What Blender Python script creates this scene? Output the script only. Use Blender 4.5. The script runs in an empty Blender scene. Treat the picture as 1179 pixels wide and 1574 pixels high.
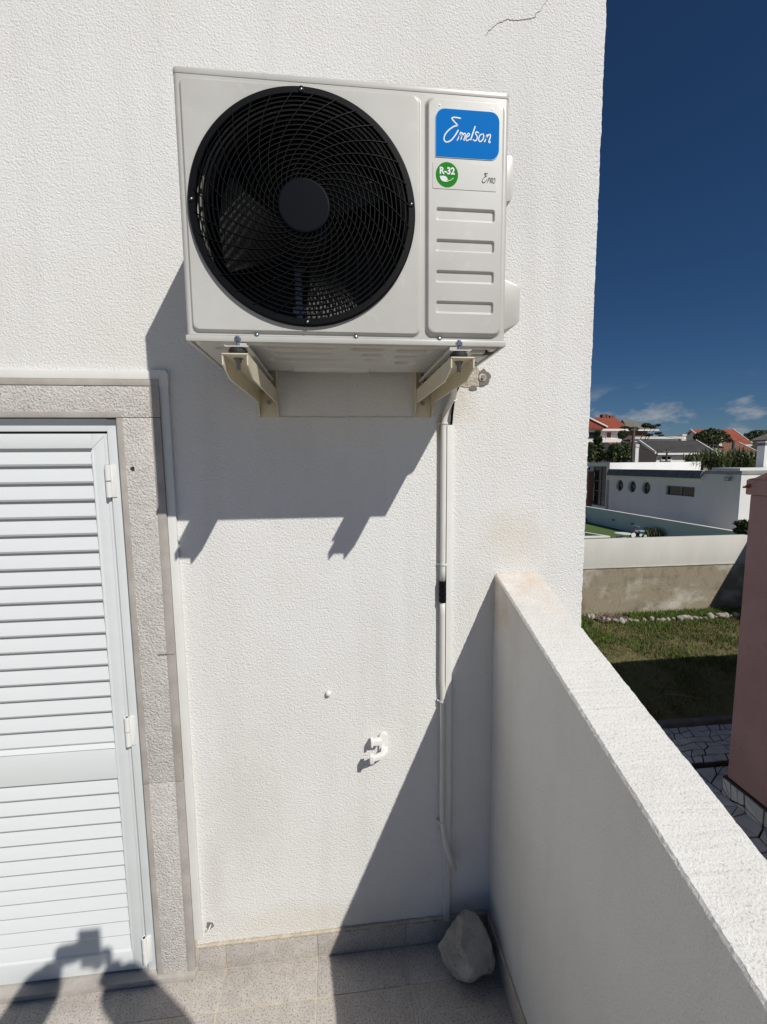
import bpy, bmesh, math, random
import numpy as np
from mathutils import Vector, Matrix, Euler, noise

random.seed(7)
S = bpy.context.scene
COL = S.collection

# ------------------------------------------------------------------ camera
CAM = Vector((0.0, -1.4373, 1.7878))
YAW, PITCH, ROLL, FPX = -0.1045, 0.1085, 0.0095, 669.8     # focal length in pixels of a 1179 x 1574 frame
_f = Vector((-math.sin(YAW) * math.cos(PITCH), math.cos(YAW) * math.cos(PITCH), -math.sin(PITCH)))
_r = Vector((math.cos(YAW), math.sin(YAW), 0.0))
_d = _f.cross(_r)
_R = math.cos(ROLL) * _r + math.sin(ROLL) * _d
_D = -math.sin(ROLL) * _r + math.cos(ROLL) * _d
cd = bpy.data.cameras.new('camera')
cam = bpy.data.objects.new('camera', cd)
COL.objects.link(cam)
cam.matrix_world = Matrix(((_R.x, -_D.x, -_f.x, CAM.x), (_R.y, -_D.y, -_f.y, CAM.y), (_R.z, -_D.z, -_f.z, CAM.z), (0, 0, 0, 1)))
cd.sensor_fit = 'VERTICAL'
cd.sensor_height = 36.0
cd.lens = FPX / 1574 * 36.0
cd.clip_start = 0.01
cd.clip_end = 3000
S.camera = cam

def at(px, py, Y=None, X=None, Z=None):
    """world point seen at a photo pixel, on the plane y=Y, x=X or z=Z"""
    d = _R * ((px - 589.5) / FPX) + _D * ((py - 787.0) / FPX) + _f
    if Y is not None: t = (Y - CAM.y) / d.y
    elif X is not None: t = (X - CAM.x) / d.x
    else: t = (Z - CAM.z) / d.z
    return CAM + d * t

# ------------------------------------------------------------------ sky, sun, exposure
SUN = Vector((-0.555, 0.88, -1.0)).normalized()           # the way the sunlight travels
SKY_STRENGTH, SUN_STRENGTH, EXPOSURE = 0.05, 5.0, -0.32
w = bpy.data.worlds.new('World'); S.world = w; w.use_nodes = True
nt = w.node_tree; nt.nodes.clear()
def wn(t, **k):
    n = nt.nodes.new(t)
    for a, b in k.items(): setattr(n, a, b)
    return n
sky = wn('ShaderNodeTexSky', sky_type='NISHITA', sun_disc=False)
sky.sun_elevation = math.asin(-SUN.z)
sky.sun_rotation = math.atan2(-SUN.x, -SUN.y)
sky.altitude = 800.0; sky.air_density = 1.0; sky.dust_density = 0.05; sky.ozone_density = 10.0
hs_ = wn('ShaderNodeHueSaturation'); hs_.inputs['Saturation'].default_value = 1.07
bg = wn('ShaderNodeBackground'); bg.inputs[1].default_value = SKY_STRENGTH
bgc = wn('ShaderNodeBackground'); bgc.inputs[0].default_value = (0.80, 0.84, 0.90, 1); bgc.inputs[1].default_value = 0.52
tc = wn('ShaderNodeTexCoord'); sep = wn('ShaderNodeSeparateXYZ')
mp = wn('ShaderNodeMapping'); mp.inputs['Scale'].default_value = (1.0, 1.0, 2.2); mp.inputs['Location'].default_value = (3.1, 0.4, 0.0)
n1 = wn('ShaderNodeTexNoise'); n1.inputs['Scale'].default_value = 9.0; n1.inputs['Detail'].default_value = 8.0; n1.inputs['Roughness'].default_value = 0.58
r1 = wn('ShaderNodeValToRGB'); r1.color_ramp.elements[0].position = 0.50; r1.color_ramp.elements[1].position = 0.65
r2 = wn('ShaderNodeValToRGB')                              # clouds only low above the horizon, all the way round
e = r2.color_ramp.elements
e[0].position = 0.0; e[0].color = (0.9, 0.9, 0.9, 1)
e[1].position = 0.5; e[1].color = (0, 0, 0, 1)
for p_, c_ in ((0.07, 1.0), (0.105, 0.85), (0.155, 0.0)):
    k = r2.color_ramp.elements.new(p_); k.color = (c_, c_, c_, 1)
ml = wn('ShaderNodeMath', operation='MULTIPLY'); mx = wn('ShaderNodeMixShader'); wo = wn('ShaderNodeOutputWorld')
L = nt.links.new
L(tc.outputs['Generated'], mp.inputs[0]); L(mp.outputs[0], n1.inputs['Vector']); L(n1.outputs['Fac'], r1.inputs[0])
L(tc.outputs['Generated'], sep.inputs[0]); L(sep.outputs['Z'], r2.inputs[0])
L(r1.outputs[0], ml.inputs[0]); L(r2.outputs[0], ml.inputs[1])
L(sky.outputs[0], hs_.inputs['Color']); L(hs_.outputs[0], bg.inputs[0]); L(ml.outputs[0], mx.inputs[0]); L(bg.outputs[0], mx.inputs[1]); L(bgc.outputs[0], mx.inputs[2])
L(mx.outputs[0], wo.inputs[0])

sd = bpy.data.lights.new('sun', 'SUN'); sd.energy = SUN_STRENGTH; sd.angle = math.radians(0.5); sd.color = (1.0, 0.965, 0.90)
so = bpy.data.objects.new('sun', sd); COL.objects.link(so)
so.rotation_euler = SUN.to_track_quat('-Z', 'Y').to_euler(); so.location = (3, -4, 8)
vs = S.view_settings
vs.view_transform = 'Standard'; vs.look = 'None'; vs.exposure = EXPOSURE; vs.gamma = 1.0; vs.use_curve_mapping = False
S.cycles.max_bounces = 8; S.cycles.diffuse_bounces = 3
S.cycles.use_denoising = True

# ------------------------------------------------------------------ materials
MATS = {}
def lin(r, g, b):
    return tuple(((c / 255) / 12.92 if c / 255 <= 0.04045 else (((c / 255) + 0.055) / 1.055) ** 2.4) for c in (r, g, b))
def mat(name, col, rough=0.6, col2=None, scale=8.0, detail=4.0, bump=0.0, bscale=200.0, bdetail=2.0, spec=0.5, metal=0.0,
        voro=0.0, vscale=100.0, lo=0.35, hi=0.65, stretch=(1, 1, 1), trans=0.0, fleck=None, fscale=300.0, flo=0.55, fhi=0.62, bdist=0.002):
    if name in MATS: return MATS[name]
    m = bpy.data.materials.new(name); m.use_nodes = True
    t = m.node_tree; b = t.nodes['Principled BSDF']
    b.inputs['Base Color'].default_value = (*col, 1); b.inputs['Roughness'].default_value = rough
    b.inputs['Metallic'].default_value = metal; b.inputs['Specular IOR Level'].default_value = spec
    if trans: b.inputs['Transmission Weight'].default_value = trans
    co = t.nodes.new('ShaderNodeTexCoord'); ma = t.nodes.new('ShaderNodeMapping'); ma.inputs['Scale'].default_value = stretch
    t.links.new(co.outputs['Object'], ma.inputs[0])
    cur = None
    if col2:
        n = t.nodes.new('ShaderNodeTexNoise'); n.inputs['Scale'].default_value = scale; n.inputs['Detail'].default_value = detail
        n.inputs['Roughness'].default_value = 0.6
        t.links.new(ma.outputs[0], n.inputs['Vector'])
        r = t.nodes.new('ShaderNodeValToRGB'); r.color_ramp.elements[0].position = lo; r.color_ramp.elements[1].position = hi
        r.color_ramp.elements[0].color = (*col, 1); r.color_ramp.elements[1].color = (*col2, 1)
        t.links.new(n.outputs['Fac'], r.inputs[0]); cur = r.outputs[0]
    if fleck:
        n = t.nodes.new('ShaderNodeTexNoise'); n.inputs['Scale'].default_value = fscale; n.inputs['Detail'].default_value = 3.0
        n.inputs['Roughness'].default_value = 0.7
        t.links.new(co.outputs['Object'], n.inputs['Vector'])
        r = t.nodes.new('ShaderNodeValToRGB'); r.color_ramp.elements[0].position = flo; r.color_ramp.elements[1].position = fhi
        r.color_ramp.elements[0].color = (0, 0, 0, 1); r.color_ramp.elements[1].color = (1, 1, 1, 1)
        t.links.new(n.outputs['Fac'], r.inputs[0])
        x = t.nodes.new('ShaderNodeMix'); x.data_type = 'RGBA'
        t.links.new(r.outputs[0], x.inputs[0])
        if cur: t.links.new(cur, x.inputs[6])
        else: x.inputs[6].default_value = (*col, 1)
        x.inputs[7].default_value = (*fleck, 1); cur = x.outputs[2]
    if cur: t.links.new(cur, b.inputs['Base Color'])
    if bump:
        n = t.nodes.new('ShaderNodeTexNoise'); n.inputs['Scale'].default_value = bscale; n.inputs['Detail'].default_value = bdetail
        t.links.new(ma.outputs[0], n.inputs['Vector'])
        bp = t.nodes.new('ShaderNodeBump'); bp.inputs['Strength'].default_value = bump; bp.inputs['Distance'].default_value = bdist
        src = n.outputs['Fac']
        if voro:
            v = t.nodes.new('ShaderNodeTexVoronoi'); v.feature = 'SMOOTH_F1'; v.inputs['Scale'].default_value = vscale
            t.links.new(ma.outputs[0], v.inputs['Vector'])
            q = t.nodes.new('ShaderNodeMath'); q.operation = 'MULTIPLY_ADD'; q.inputs[1].default_value = -voro
            t.links.new(v.outputs['Distance'], q.inputs[0]); t.links.new(src, q.inputs[2]); src = q.outputs[0]
        t.links.new(src, bp.inputs['Height']); t.links.new(bp.outputs[0], b.inputs['Normal'])
    MATS[name] = m
    return m

def stucco(name, base, dirt, rust=False, fine=1.0, bump=0.6, pits=0.45, stains=()):
    """rough sprayed render: lumps of about a centimetre, dirt in patches, rust bleed on the parapet end"""
    m = bpy.data.materials.new(name); m.use_nodes = True
    t = m.node_tree; b = t.nodes['Principled BSDF']; N = t.nodes.new; K = t.links.new
    b.inputs['Roughness'].default_value = 0.85; b.inputs['Specular IOR Level'].default_value = 0.25
    co = N('ShaderNodeTexCoord'); P = co.outputs['Object']
    def nz(s, d, r=0.5):
        n = N('ShaderNodeTexNoise'); n.inputs['Scale'].default_value = s; n.inputs['Detail'].default_value = d; n.inputs['Roughness'].default_value = r
        K(P, n.inputs['Vector']); return n.outputs['Fac']
    def ramp(src, lo, hi, c0=(0, 0, 0, 1), c1=(1, 1, 1, 1)):
        r = N('ShaderNodeValToRGB'); r.color_ramp.elements[0].position = lo; r.color_ramp.elements[1].position = hi
        r.color_ramp.elements[0].color = c0; r.color_ramp.elements[1].color = c1; K(src, r.inputs[0]); return r.outputs[0]
    def mix(fac, a, c):
        x = N('ShaderNodeMix'); x.data_type = 'RGBA'
        if isinstance(fac, float): x.inputs[0].default_value = fac
        else: K(fac, x.inputs[0])
        for i, v in ((6, a), (7, c)):
            if isinstance(v, tuple): x.inputs[i].default_value = (*v, 1)
            else: K(v, x.inputs[i])
        return x.outputs[2]
    def mth(op, a, c):
        x = N('ShaderNodeMath'); x.operation = op; x.use_clamp = False
        for i, v in ((0, a), (1, c)):
            if isinstance(v, (int, float)): x.inputs[i].default_value = v
            else: K(v, x.inputs[i])
        return x.outputs[0]
    c = mix(ramp(nz(1.6, 6, 0.65), 0.42, 0.75), base, dirt)
    streak = N('ShaderNodeMapping'); streak.inputs['Scale'].default_value = (9.0, 9.0, 0.7); K(P, streak.inputs[0])
    sn_ = N('ShaderNodeTexNoise'); sn_.inputs['Scale'].default_value = 1.0; sn_.inputs['Detail'].default_value = 5; K(streak.outputs[0], sn_.inputs['Vector'])
    c = mix(mth('MULTIPLY', ramp(sn_.outputs['Fac'], 0.52, 0.74), 0.30), c, tuple(v * 0.84 for v in dirt))
    for (sx_, sz_, rx_, rz_, col_, amt_) in stains:        # weather stains with a place and shape of their own
        mp_ = N('ShaderNodeMapping'); mp_.vector_type = 'POINT'
        mp_.inputs['Location'].default_value = (-sx_ / rx_, 0, -(sz_ - GZ0) / rz_); mp_.inputs['Scale'].default_value = (1 / rx_, 0.0, 1 / rz_); K(P, mp_.inputs[0])
        ln_ = N('ShaderNodeVectorMath'); ln_.operation = 'LENGTH'; K(mp_.outputs[0], ln_.inputs[0])
        wob = mth('ADD', ln_.outputs['Value'], mth('MULTIPLY', mth('SUBTRACT', nz(14, 6, 0.65), 0.5), 1.3))
        fall = ramp(wob, 0.25, 1.0, (1, 1, 1, 1), (0, 0, 0, 1))
        c = mix(mth('MULTIPLY', fall, amt_), c, col_)
    specks = ramp(nz(230 * fine, 2, 0.6), 0.66, 0.72)
    c = mix(mth('MULTIPLY', specks, pits), c, tuple(v * 0.45 for v in base))
    if rust:
        sp = N('ShaderNodeSeparateXYZ'); K(P, sp.inputs[0])
        near = ramp(sp.outputs['Y'], 0.0, 1.0)
        mr = N('ShaderNodeMapRange'); mr.inputs['From Min'].default_value = -0.26; mr.inputs['From Max'].default_value = 0.0
        K(sp.outputs['Y'], mr.inputs['Value'])
        mz = N('ShaderNodeMapRange'); mz.inputs['From Min'].default_value = 1.20; mz.inputs['From Max'].default_value = 1.28
        K(sp.outputs['Z'], mz.inputs['Value'])
        bl = mth('MULTIPLY', mth('MULTIPLY', mr.outputs[0], mz.outputs[0]), ramp(nz(11, 5, 0.7), 0.36, 0.62))
        c = mix(mth('MULTIPLY', bl, 0.65), c, (0.56, 0.37, 0.22))
        top = N('ShaderNodeMapRange'); top.inputs['From Min'].default_value = 0.5; top.inputs['From Max'].default_value = 0.9
        g = N('ShaderNodeNewGeometry'); sn = N('ShaderNodeSeparateXYZ'); K(g.outputs['Normal'], sn.inputs[0]); K(sn.outputs['Z'], top.inputs['Value'])
        top_specks = mth('MULTIPLY', top.outputs[0], ramp(nz(260, 3, 0.7), 0.55, 0.64))  # dark pit specks coloured onto the upward faces
        c = mix(mth('MULTIPLY', top_specks, 0.42), c, (0.22, 0.20, 0.17))
    K(c, b.inputs['Base Color'])
    wv = N('ShaderNodeTexVoronoi'); wv.feature = 'SMOOTH_F1'; wv.inputs['Scale'].default_value = 145 * fine; wv.inputs['Randomness'].default_value = 1.0
    warp = N('ShaderNodeVectorMath'); warp.operation = 'MULTIPLY_ADD'
    nn = N('ShaderNodeTexNoise'); nn.inputs['Scale'].default_value = 60; nn.inputs['Detail'].default_value = 2; K(P, nn.inputs['Vector'])
    K(nn.outputs['Color'], warp.inputs[0]); warp.inputs[1].default_value = (0.016, 0.016, 0.016); K(P, warp.inputs[2])
    K(warp.outputs[0], wv.inputs['Vector'])
    h = mth('ADD', mth('MULTIPLY', wv.outputs['Distance'], -0.55), mth('MULTIPLY', nz(185 * fine, 3, 0.6), 1.35))
    bp = N('ShaderNodeBump'); bp.inputs['Strength'].default_value = bump; bp.inputs['Distance'].default_value = 0.0036 / fine
    K(h, bp.inputs['Height']); K(bp.outputs[0], b.inputs['Normal'])
    MATS[name] = m
    return m

GZ0 = -2.6
M_wall = stucco('white_render', (0.80, 0.795, 0.775), (0.745, 0.73, 0.695), fine=1.0, bump=0.72, stains=(
    (0.60, 1.53, 0.15, 0.13, (0.66, 0.58, 0.45), 0.38), (-0.15, 0.14, 0.50, 0.10, (0.62, 0.56, 0.46), 0.40), (0.40, 1.99, 0.09, 0.10, (0.62, 0.55, 0.43), 0.45),
    (-0.35, 0.62, 0.16, 0.34, (0.62, 0.60, 0.55), 0.35), (0.05, 2.86, 0.60, 0.05, (0.88, 0.88, 0.87), 0.5), (0.342, 1.90, 0.022, 0.07, (0.55, 0.36, 0.27), 0.6), (-0.46, 0.35, 0.05, 0.25, (0.60, 0.57, 0.50), 0.35)))
M_para = stucco('parapet_render', (0.75, 0.74, 0.71), (0.67, 0.655, 0.615), rust=True, fine=1.4, bump=0.6, pits=0.6)
M_ac = mat('ac_paint', lin(201, 200, 195), 0.36, lin(190, 188, 182), 4, detail=6, spec=0.5, bump=0.06, bscale=900, bdist=0.0004, fleck=lin(205, 204, 199), fscale=14, flo=0.58, fhi=0.74)
M_acin = mat('ac_inside', (0.05, 0.05, 0.05), 0.7)
M_black = mat('black_plastic', (0.004, 0.0045, 0.0055), 0.5, spec=0.12)
M_hub = mat('hub_plastic', (0.0055, 0.0065, 0.010), 0.55, spec=0.06)
M_blade = mat('fan_plastic', (0.07, 0.067, 0.06), 0.5)
M_coil = mat('coil_fins', (0.05, 0.045, 0.035), 0.5, metal=0.3, col2=(0.02, 0.018, 0.015), scale=40)
M_zinc = mat('zinc', (0.42, 0.44, 0.47), 0.38, metal=0.85, col2=(0.30, 0.32, 0.35), scale=60)
M_bolt = mat('bolt_steel', (0.32, 0.34, 0.36), 0.4, metal=0.9)
M_rubber = mat('rubber', (0.012, 0.012, 0.012), 0.7)
M_cream = mat('cream_paint', (0.74, 0.68, 0.52), 0.42, (0.68, 0.61, 0.45), 14, spec=0.45)
M_blue = mat('badge_blue', (0.0, 0.17, 0.56), 0.55, spec=0.03)
M_bluerim = mat('badge_rim', (0.32, 0.58, 0.82), 0.3)
M_silver = mat('badge_silver', (0.75, 0.77, 0.80), 0.3)
M_green = mat('sticker_green', (0.022, 0.24, 0.02), 0.55, spec=0.03)
M_clear = mat('sticker_clear', lin(204, 203, 198), 0.3)
M_ink = mat('ink', (0.01, 0.01, 0.012), 0.5)
M_white = mat('white_plastic', (0.80, 0.80, 0.78), 0.38, (0.76, 0.76, 0.735), 9)
M_trunk = mat('trunking_plastic', (0.78, 0.78, 0.75), 0.4, (0.72, 0.715, 0.68), 5)
M_hose = mat('hose_plastic', (0.72, 0.71, 0.68), 0.35, (0.66, 0.64, 0.60), 5)
M_alu = mat('white_aluminium', (0.71, 0.745, 0.75), 0.42, (0.66, 0.69, 0.69), 2.2, detail=7, stretch=(0.6, 1, 1.6), bump=0.05, bscale=700, bdist=0.0004)
M_stone = mat('bush_hammered_granite', (0.64, 0.615, 0.58), 0.9, (0.56, 0.535, 0.50), 30, bump=1.0, bscale=165, bdetail=3, bdist=0.006,
              fleck=(0.30, 0.275, 0.255), fscale=150, flo=0.57, fhi=0.64)
M_polish = mat('cut_granite', (0.47, 0.44, 0.405), 0.6, (0.36, 0.33, 0.30), 12, detail=7, fleck=(0.46, 0.43, 0.40), fscale=160, flo=0.58, fhi=0.66)
M_tile = mat('granite_tile', (0.53, 0.49, 0.45), 0.5, (0.45, 0.415, 0.38), 25, fleck=(0.25, 0.225, 0.205), fscale=180, flo=0.54, fhi=0.59, bump=0.15, bscale=260)
M_grout = mat('grout', (0.60, 0.53, 0.44), 0.9, (0.48, 0.42, 0.35), 20, bump=0.3, bscale=250)
M_mortar = mat('mortar', (0.55, 0.48, 0.38), 0.9, (0.42, 0.36, 0.28), 22, bump=0.5, bscale=180)
M_rock = mat('limestone', (0.50, 0.475, 0.42), 0.92, (0.31, 0.285, 0.245), 11, detail=9, bump=1.0, bscale=45, bdetail=9, bdist=0.012, fleck=(0.20, 0.175, 0.14), fscale=30, flo=0.60, fhi=0.72)
M_dark = mat('dark_gap', (0.02, 0.02, 0.02), 0.8)
M_plaster = mat('broken_plaster', (0.36, 0.32, 0.235), 0.95, (0.62, 0.58, 0.49), 45, bump=0.9, bscale=120, bdetail=4, bdist=0.005)
M_crack = mat('crack_dirt_shade', (0.20, 0.18, 0.155), 0.9)

# ------------------------------------------------------------------ mesh helpers
ORG = {}
def link(name, me, parent=None, loc=None):
    o = bpy.data.objects.new(name, me)
    COL.objects.link(o)
    if parent is not None: o.parent = parent
    if loc is not None: o.location = loc
    return o
def tag(o, label=None, cat=None, group=None, kind=None):
    if label: o['label'] = label
    if cat: o['category'] = cat
    if group: o['group'] = group
    if kind: o['kind'] = kind
    return o
def thing(name, label, cat, loc=(0, 0, 0), group=None):
    o = link(name, None, None, loc); o.empty_display_size = 0.05
    ORG[o] = Vector(loc)
    return tag(o, label, cat, group)
class MB:
    def __init__(s): s.v = []; s.f = []
    def add(s, vs, fs):
        n = len(s.v); s.v.extend([tuple(p) for p in vs]); s.f.extend([tuple(i + n for i in f) for f in fs]); return s
    def box(s, x0, x1, y0, y1, z0, z1):
        return s.add([(x0, y0, z0), (x1, y0, z0), (x1, y1, z0), (x0, y1, z0), (x0, y0, z1), (x1, y0, z1), (x1, y1, z1), (x0, y1, z1)],
                     [(3, 2, 1, 0), (4, 5, 6, 7), (0, 1, 5, 4), (1, 2, 6, 5), (2, 3, 7, 6), (3, 0, 4, 7)])
    def tube(s, path, r, n=10, cap=True):
        path = [Vector(p) for p in path]; rs = r if isinstance(r, (list, tuple)) else [r] * len(path)
        rings = []; up = None
        for i, p in enumerate(path):
            t = (path[min(i + 1, len(path) - 1)] - path[max(i - 1, 0)]).normalized()
            if up is None: up = t.orthogonal().normalized()
            up = (up - t * up.dot(t)).normalized(); sd_ = t.cross(up)
            rings.append([p + (up * math.cos(2 * math.pi * k / n) + sd_ * math.sin(2 * math.pi * k / n)) * rs[i] for k in range(n)])
        vs = [q for g in rings for q in g]; fs = []
        for i in range(len(path) - 1):
            for k in range(n):
                fs.append((i * n + k, i * n + (k + 1) % n, (i + 1) * n + (k + 1) % n, (i + 1) * n + k))
        if cap:
            fs.append(tuple(reversed(range(n)))); fs.append(tuple((len(path) - 1) * n + k for k in range(n)))
        return s.add(vs, fs)
    def prism(s, poly, fn, a, b):
        """extrude a 2-D outline: fn(u, v, w) -> point, from w=a to w=b"""
        n = len(poly)
        vs = [fn(u, v, a) for u, v in poly] + [fn(u, v, b) for u, v in poly]
        fs = [tuple(range(n)), tuple(reversed(range(n, 2 * n)))] + [(i, n + i, n + (i + 1) % n, (i + 1) % n) for i in range(n)]
        return s.add(vs, fs)
    def ring(s, prof, c, n=96):
        """revolve a closed (radius, y) profile round the y axis through c"""
        m_ = len(prof); vs = []; fs = []
        for k in range(n):
            a = 2 * math.pi * k / n
            for r, y in prof: vs.append((c[0] + r * math.cos(a), y, c[1] + r * math.sin(a)))
        for k in range(n):
            for j in range(m_):
                fs.append((k * m_ + j, k * m_ + (j + 1) % m_, ((k + 1) % n) * m_ + (j + 1) % m_, ((k + 1) % n) * m_ + j))
        return s.add(vs, fs)
    def mesh(s, name, m, org=None, smooth=False, bevel=0.0, fix=True):
        o = org if org is not None else Vector((0, 0, 0))
        me = bpy.data.meshes.new(name)
        me.from_pydata([(p[0] - o[0], p[1] - o[1], p[2] - o[2]) for p in s.v], [], s.f)
        if fix or bevel:
            bm = bmesh.new(); bm.from_mesh(me)
            if fix: bmesh.ops.recalc_face_normals(bm, faces=bm.faces)
            if bevel:
                es = [e_ for e_ in bm.edges if len(e_.link_faces) == 2 and e_.calc_face_angle(0) > 0.5]
                bmesh.ops.bevel(bm, geom=es, offset=bevel, segments=2, affect='EDGES', profile=0.6)
            bm.to_mesh(me); bm.free()
        if smooth: me.polygons.foreach_set('use_smooth', [True] * len(me.polygons))
        me.materials.append(m)
        return me
    def build(s, name, m, parent=None, smooth=False, bevel=0.0, fix=True):
        top = parent
        while top is not None and top not in ORG: top = top.parent
        me = s.mesh(name, m, ORG.get(top), smooth, bevel, fix)
        if bevel and smooth is False:
            me.polygons.foreach_set('use_smooth', [True] * len(me.polygons))
            me.set_sharp_from_angle(angle=math.radians(50))
        return link(name, me, parent)
def box(name, b, m, parent=None, bevel=0.0):
    return MB().box(*b).build(name, m, parent, bevel=bevel)
def rrect(x0, x1, z0, z1, r, n=6, corners=(1, 1, 1, 1)):
    """rounded rectangle outline; corners = lower left, lower right, upper right, upper left"""
    out = []
    for (cx, cz, a0, on, qx, qz) in ((x0 + r, z0 + r, math.pi, corners[0], x0, z0), (x1 - r, z0 + r, 1.5 * math.pi, corners[1], x1, z0),
                                     (x1 - r, z1 - r, 0, corners[2], x1, z1), (x0 + r, z1 - r, 0.5 * math.pi, corners[3], x0, z1)):
        if not on: out.append((qx, qz)); continue
        for k in range(n + 1):
            a = a0 + 0.5 * math.pi * k / n; out.append((cx + r * math.cos(a), cz + r * math.sin(a)))
    return out
XZ = lambda u, v, w_: (u, w_, v)
def catmull(pts, sub=6):
    pts = [Vector((p[0], p[1], 0)) for p in pts]; out = []
    for i in range(len(pts) - 1):
        p0 = pts[max(i - 1, 0)]; p1 = pts[i]; p2 = pts[i + 1]; p3 = pts[min(i + 2, len(pts) - 1)]
        for k in range(sub):
            t = k / sub
            out.append(0.5 * ((2 * p1) + (p2 - p0) * t + (2 * p0 - 5 * p1 + 4 * p2 - p3) * t * t + (3 * p1 - p0 - 3 * p2 + p3) * t ** 3))
    out.append(pts[-1]); return out
def ribbon(mb, pts, width, y0, y1, taper=False):
    n = len(pts); a = []; b = []
    for i, p in enumerate(pts):
        t = (pts[min(i + 1, n - 1)] - pts[max(i - 1, 0)]).normalized(); q = Vector((-t.y, t.x, 0))
        ww = width * (0.35 + 0.65 * math.sin(math.pi * (0.12 + 0.76 * i / max(n - 1, 1)))) if taper else width
        a.append(p + q * ww / 2); b.append(p - q * ww / 2)
    vs = [(p.x, y0, p.y) for p in a] + [(p.x, y0, p.y) for p in b] + [(p.x, y1, p.y) for p in a] + [(p.x, y1, p.y) for p in b]
    fs = []
    for i in range(n - 1):
        fs += [(i, i + 1, n + i + 1, n + i), (2 * n + i, 3 * n + i, 3 * n + i + 1, 2 * n + i + 1), (i, 2 * n + i, 2 * n + i + 1, i + 1), (n + i, n + i + 1, 3 * n + i + 1, 3 * n + i)]
    fs += [(0, n, 3 * n, 2 * n), (n - 1, 3 * n - 1, 4 * n - 1, 2 * n - 1)]
    return mb.add(vs, fs)
def text_part(name, body, size, x, z, y, m, parent, shear=0.0, offset=0.0, depth=0.0003, sx=1.0):
    cu = bpy.data.curves.new(name, 'FONT'); cu.body = body; cu.size = size; cu.extrude = depth; cu.shear = shear; cu.offset = offset
    cu.align_x = 'CENTER'; cu.align_y = 'CENTER'; cu.resolution_u = 4
    o = bpy.data.objects.new(name, cu); COL.objects.link(o)
    dg = bpy.context.evaluated_depsgraph_get(); me = bpy.data.meshes.new_from_object(o.evaluated_get(dg))
    bpy.data.objects.remove(o); bpy.data.curves.remove(cu)
    top = parent
    while top not in ORG: top = top.parent
    og = ORG[top]
    me.transform(Matrix(((sx, 0, 0, x - og.x), (0, 0, -1, y - og.y), (0, 1, 0, z - og.z), (0, 0, 0, 1))))
    me.materials.clear(); me.materials.append(m); me.name = name
    return link(name, me, parent)
def sdf_rr(X, Z, x0, x1, z0, z1, r):
    cx, cz = (x0 + x1) / 2, (z0 + z1) / 2
    qx = np.abs(X - cx) - (x1 - x0) / 2 + r; qz = np.abs(Z - cz) - (z1 - z0) / 2 + r
    return np.minimum(np.maximum(qx, qz), 0) + np.hypot(np.maximum(qx, 0), np.maximum(qz, 0)) - r
def step(d, wd):
    t = np.clip(0.5 - d / wd, 0, 1); return t * t * (3 - 2 * t)
def height_part(name, us, vs_, P, keep, m, parent):
    """pressed sheet: grid us x vs_, P(U,V) -> (X,Y,Z) arrays, keep(U,V) mask of quads"""
    U, V = np.meshgrid(us, vs_); X, Y, Z = P(U, V); nu, nv = len(us), len(vs_)
    pts = np.stack([X, Y, Z], -1).reshape(-1, 3)
    i = np.arange(nv - 1)[:, None] * nu + np.arange(nu - 1)[None, :]
    q = np.stack([i, i + 1, i + nu + 1, i + nu], -1).reshape(-1, 4)
    uc = (U[:-1, :-1] + U[1:, 1:]) / 2; vc = (V[:-1, :-1] + V[1:, 1:]) / 2
    q = q[keep(uc, vc).reshape(-1)]
    og = np.array(ORG[parent if parent in ORG else parent.parent])
    me = bpy.data.meshes.new(name); me.from_pydata((pts - og).tolist(), [], q.tolist())
    me.polygons.foreach_set('use_smooth', [True] * len(me.polygons)); me.materials.append(m)
    return link(name, me, parent)
def grid_lines(a, b, stepsz, extra=()):
    g = set(np.round(np.arange(a, b, stepsz), 5)) | {round(b, 5)} | {round(e_, 5) for e_ in extra if a < e_ < b}
    return np.array(sorted(g))

# ================================================================== THE SETTING
GZ = -2.6
M_ground = mat('dry_earth', (0.40, 0.37, 0.32), 0.95, (0.32, 0.29, 0.24), 0.9, detail=8, bump=0.6, bscale=14, bdetail=6, bdist=0.03)
M_soil = mat('garden_soil', (0.15, 0.125, 0.05), 0.95, (0.09, 0.11, 0.028), 1.4, detail=8, bump=0.8, bscale=20, bdetail=6, bdist=0.03)
# cut the sheet round the sunken path beside the pink house so that the path lies below it
mb = MB()
xs = [-600, 0.9, 7.6, 900]; ys = [-400, -4.0, 3.95, 1200]
for i in range(3):
    for j in range(3):
        if i == 1 and j == 1: continue
        mb.add([(xs[i], ys[j], GZ), (xs[i + 1], ys[j], GZ), (xs[i + 1], ys[j + 1], GZ), (xs[i], ys[j + 1], GZ)], [(0, 1, 2, 3)])
tag(mb.build('ground', M_ground, fix=False), kind='structure')

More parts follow.
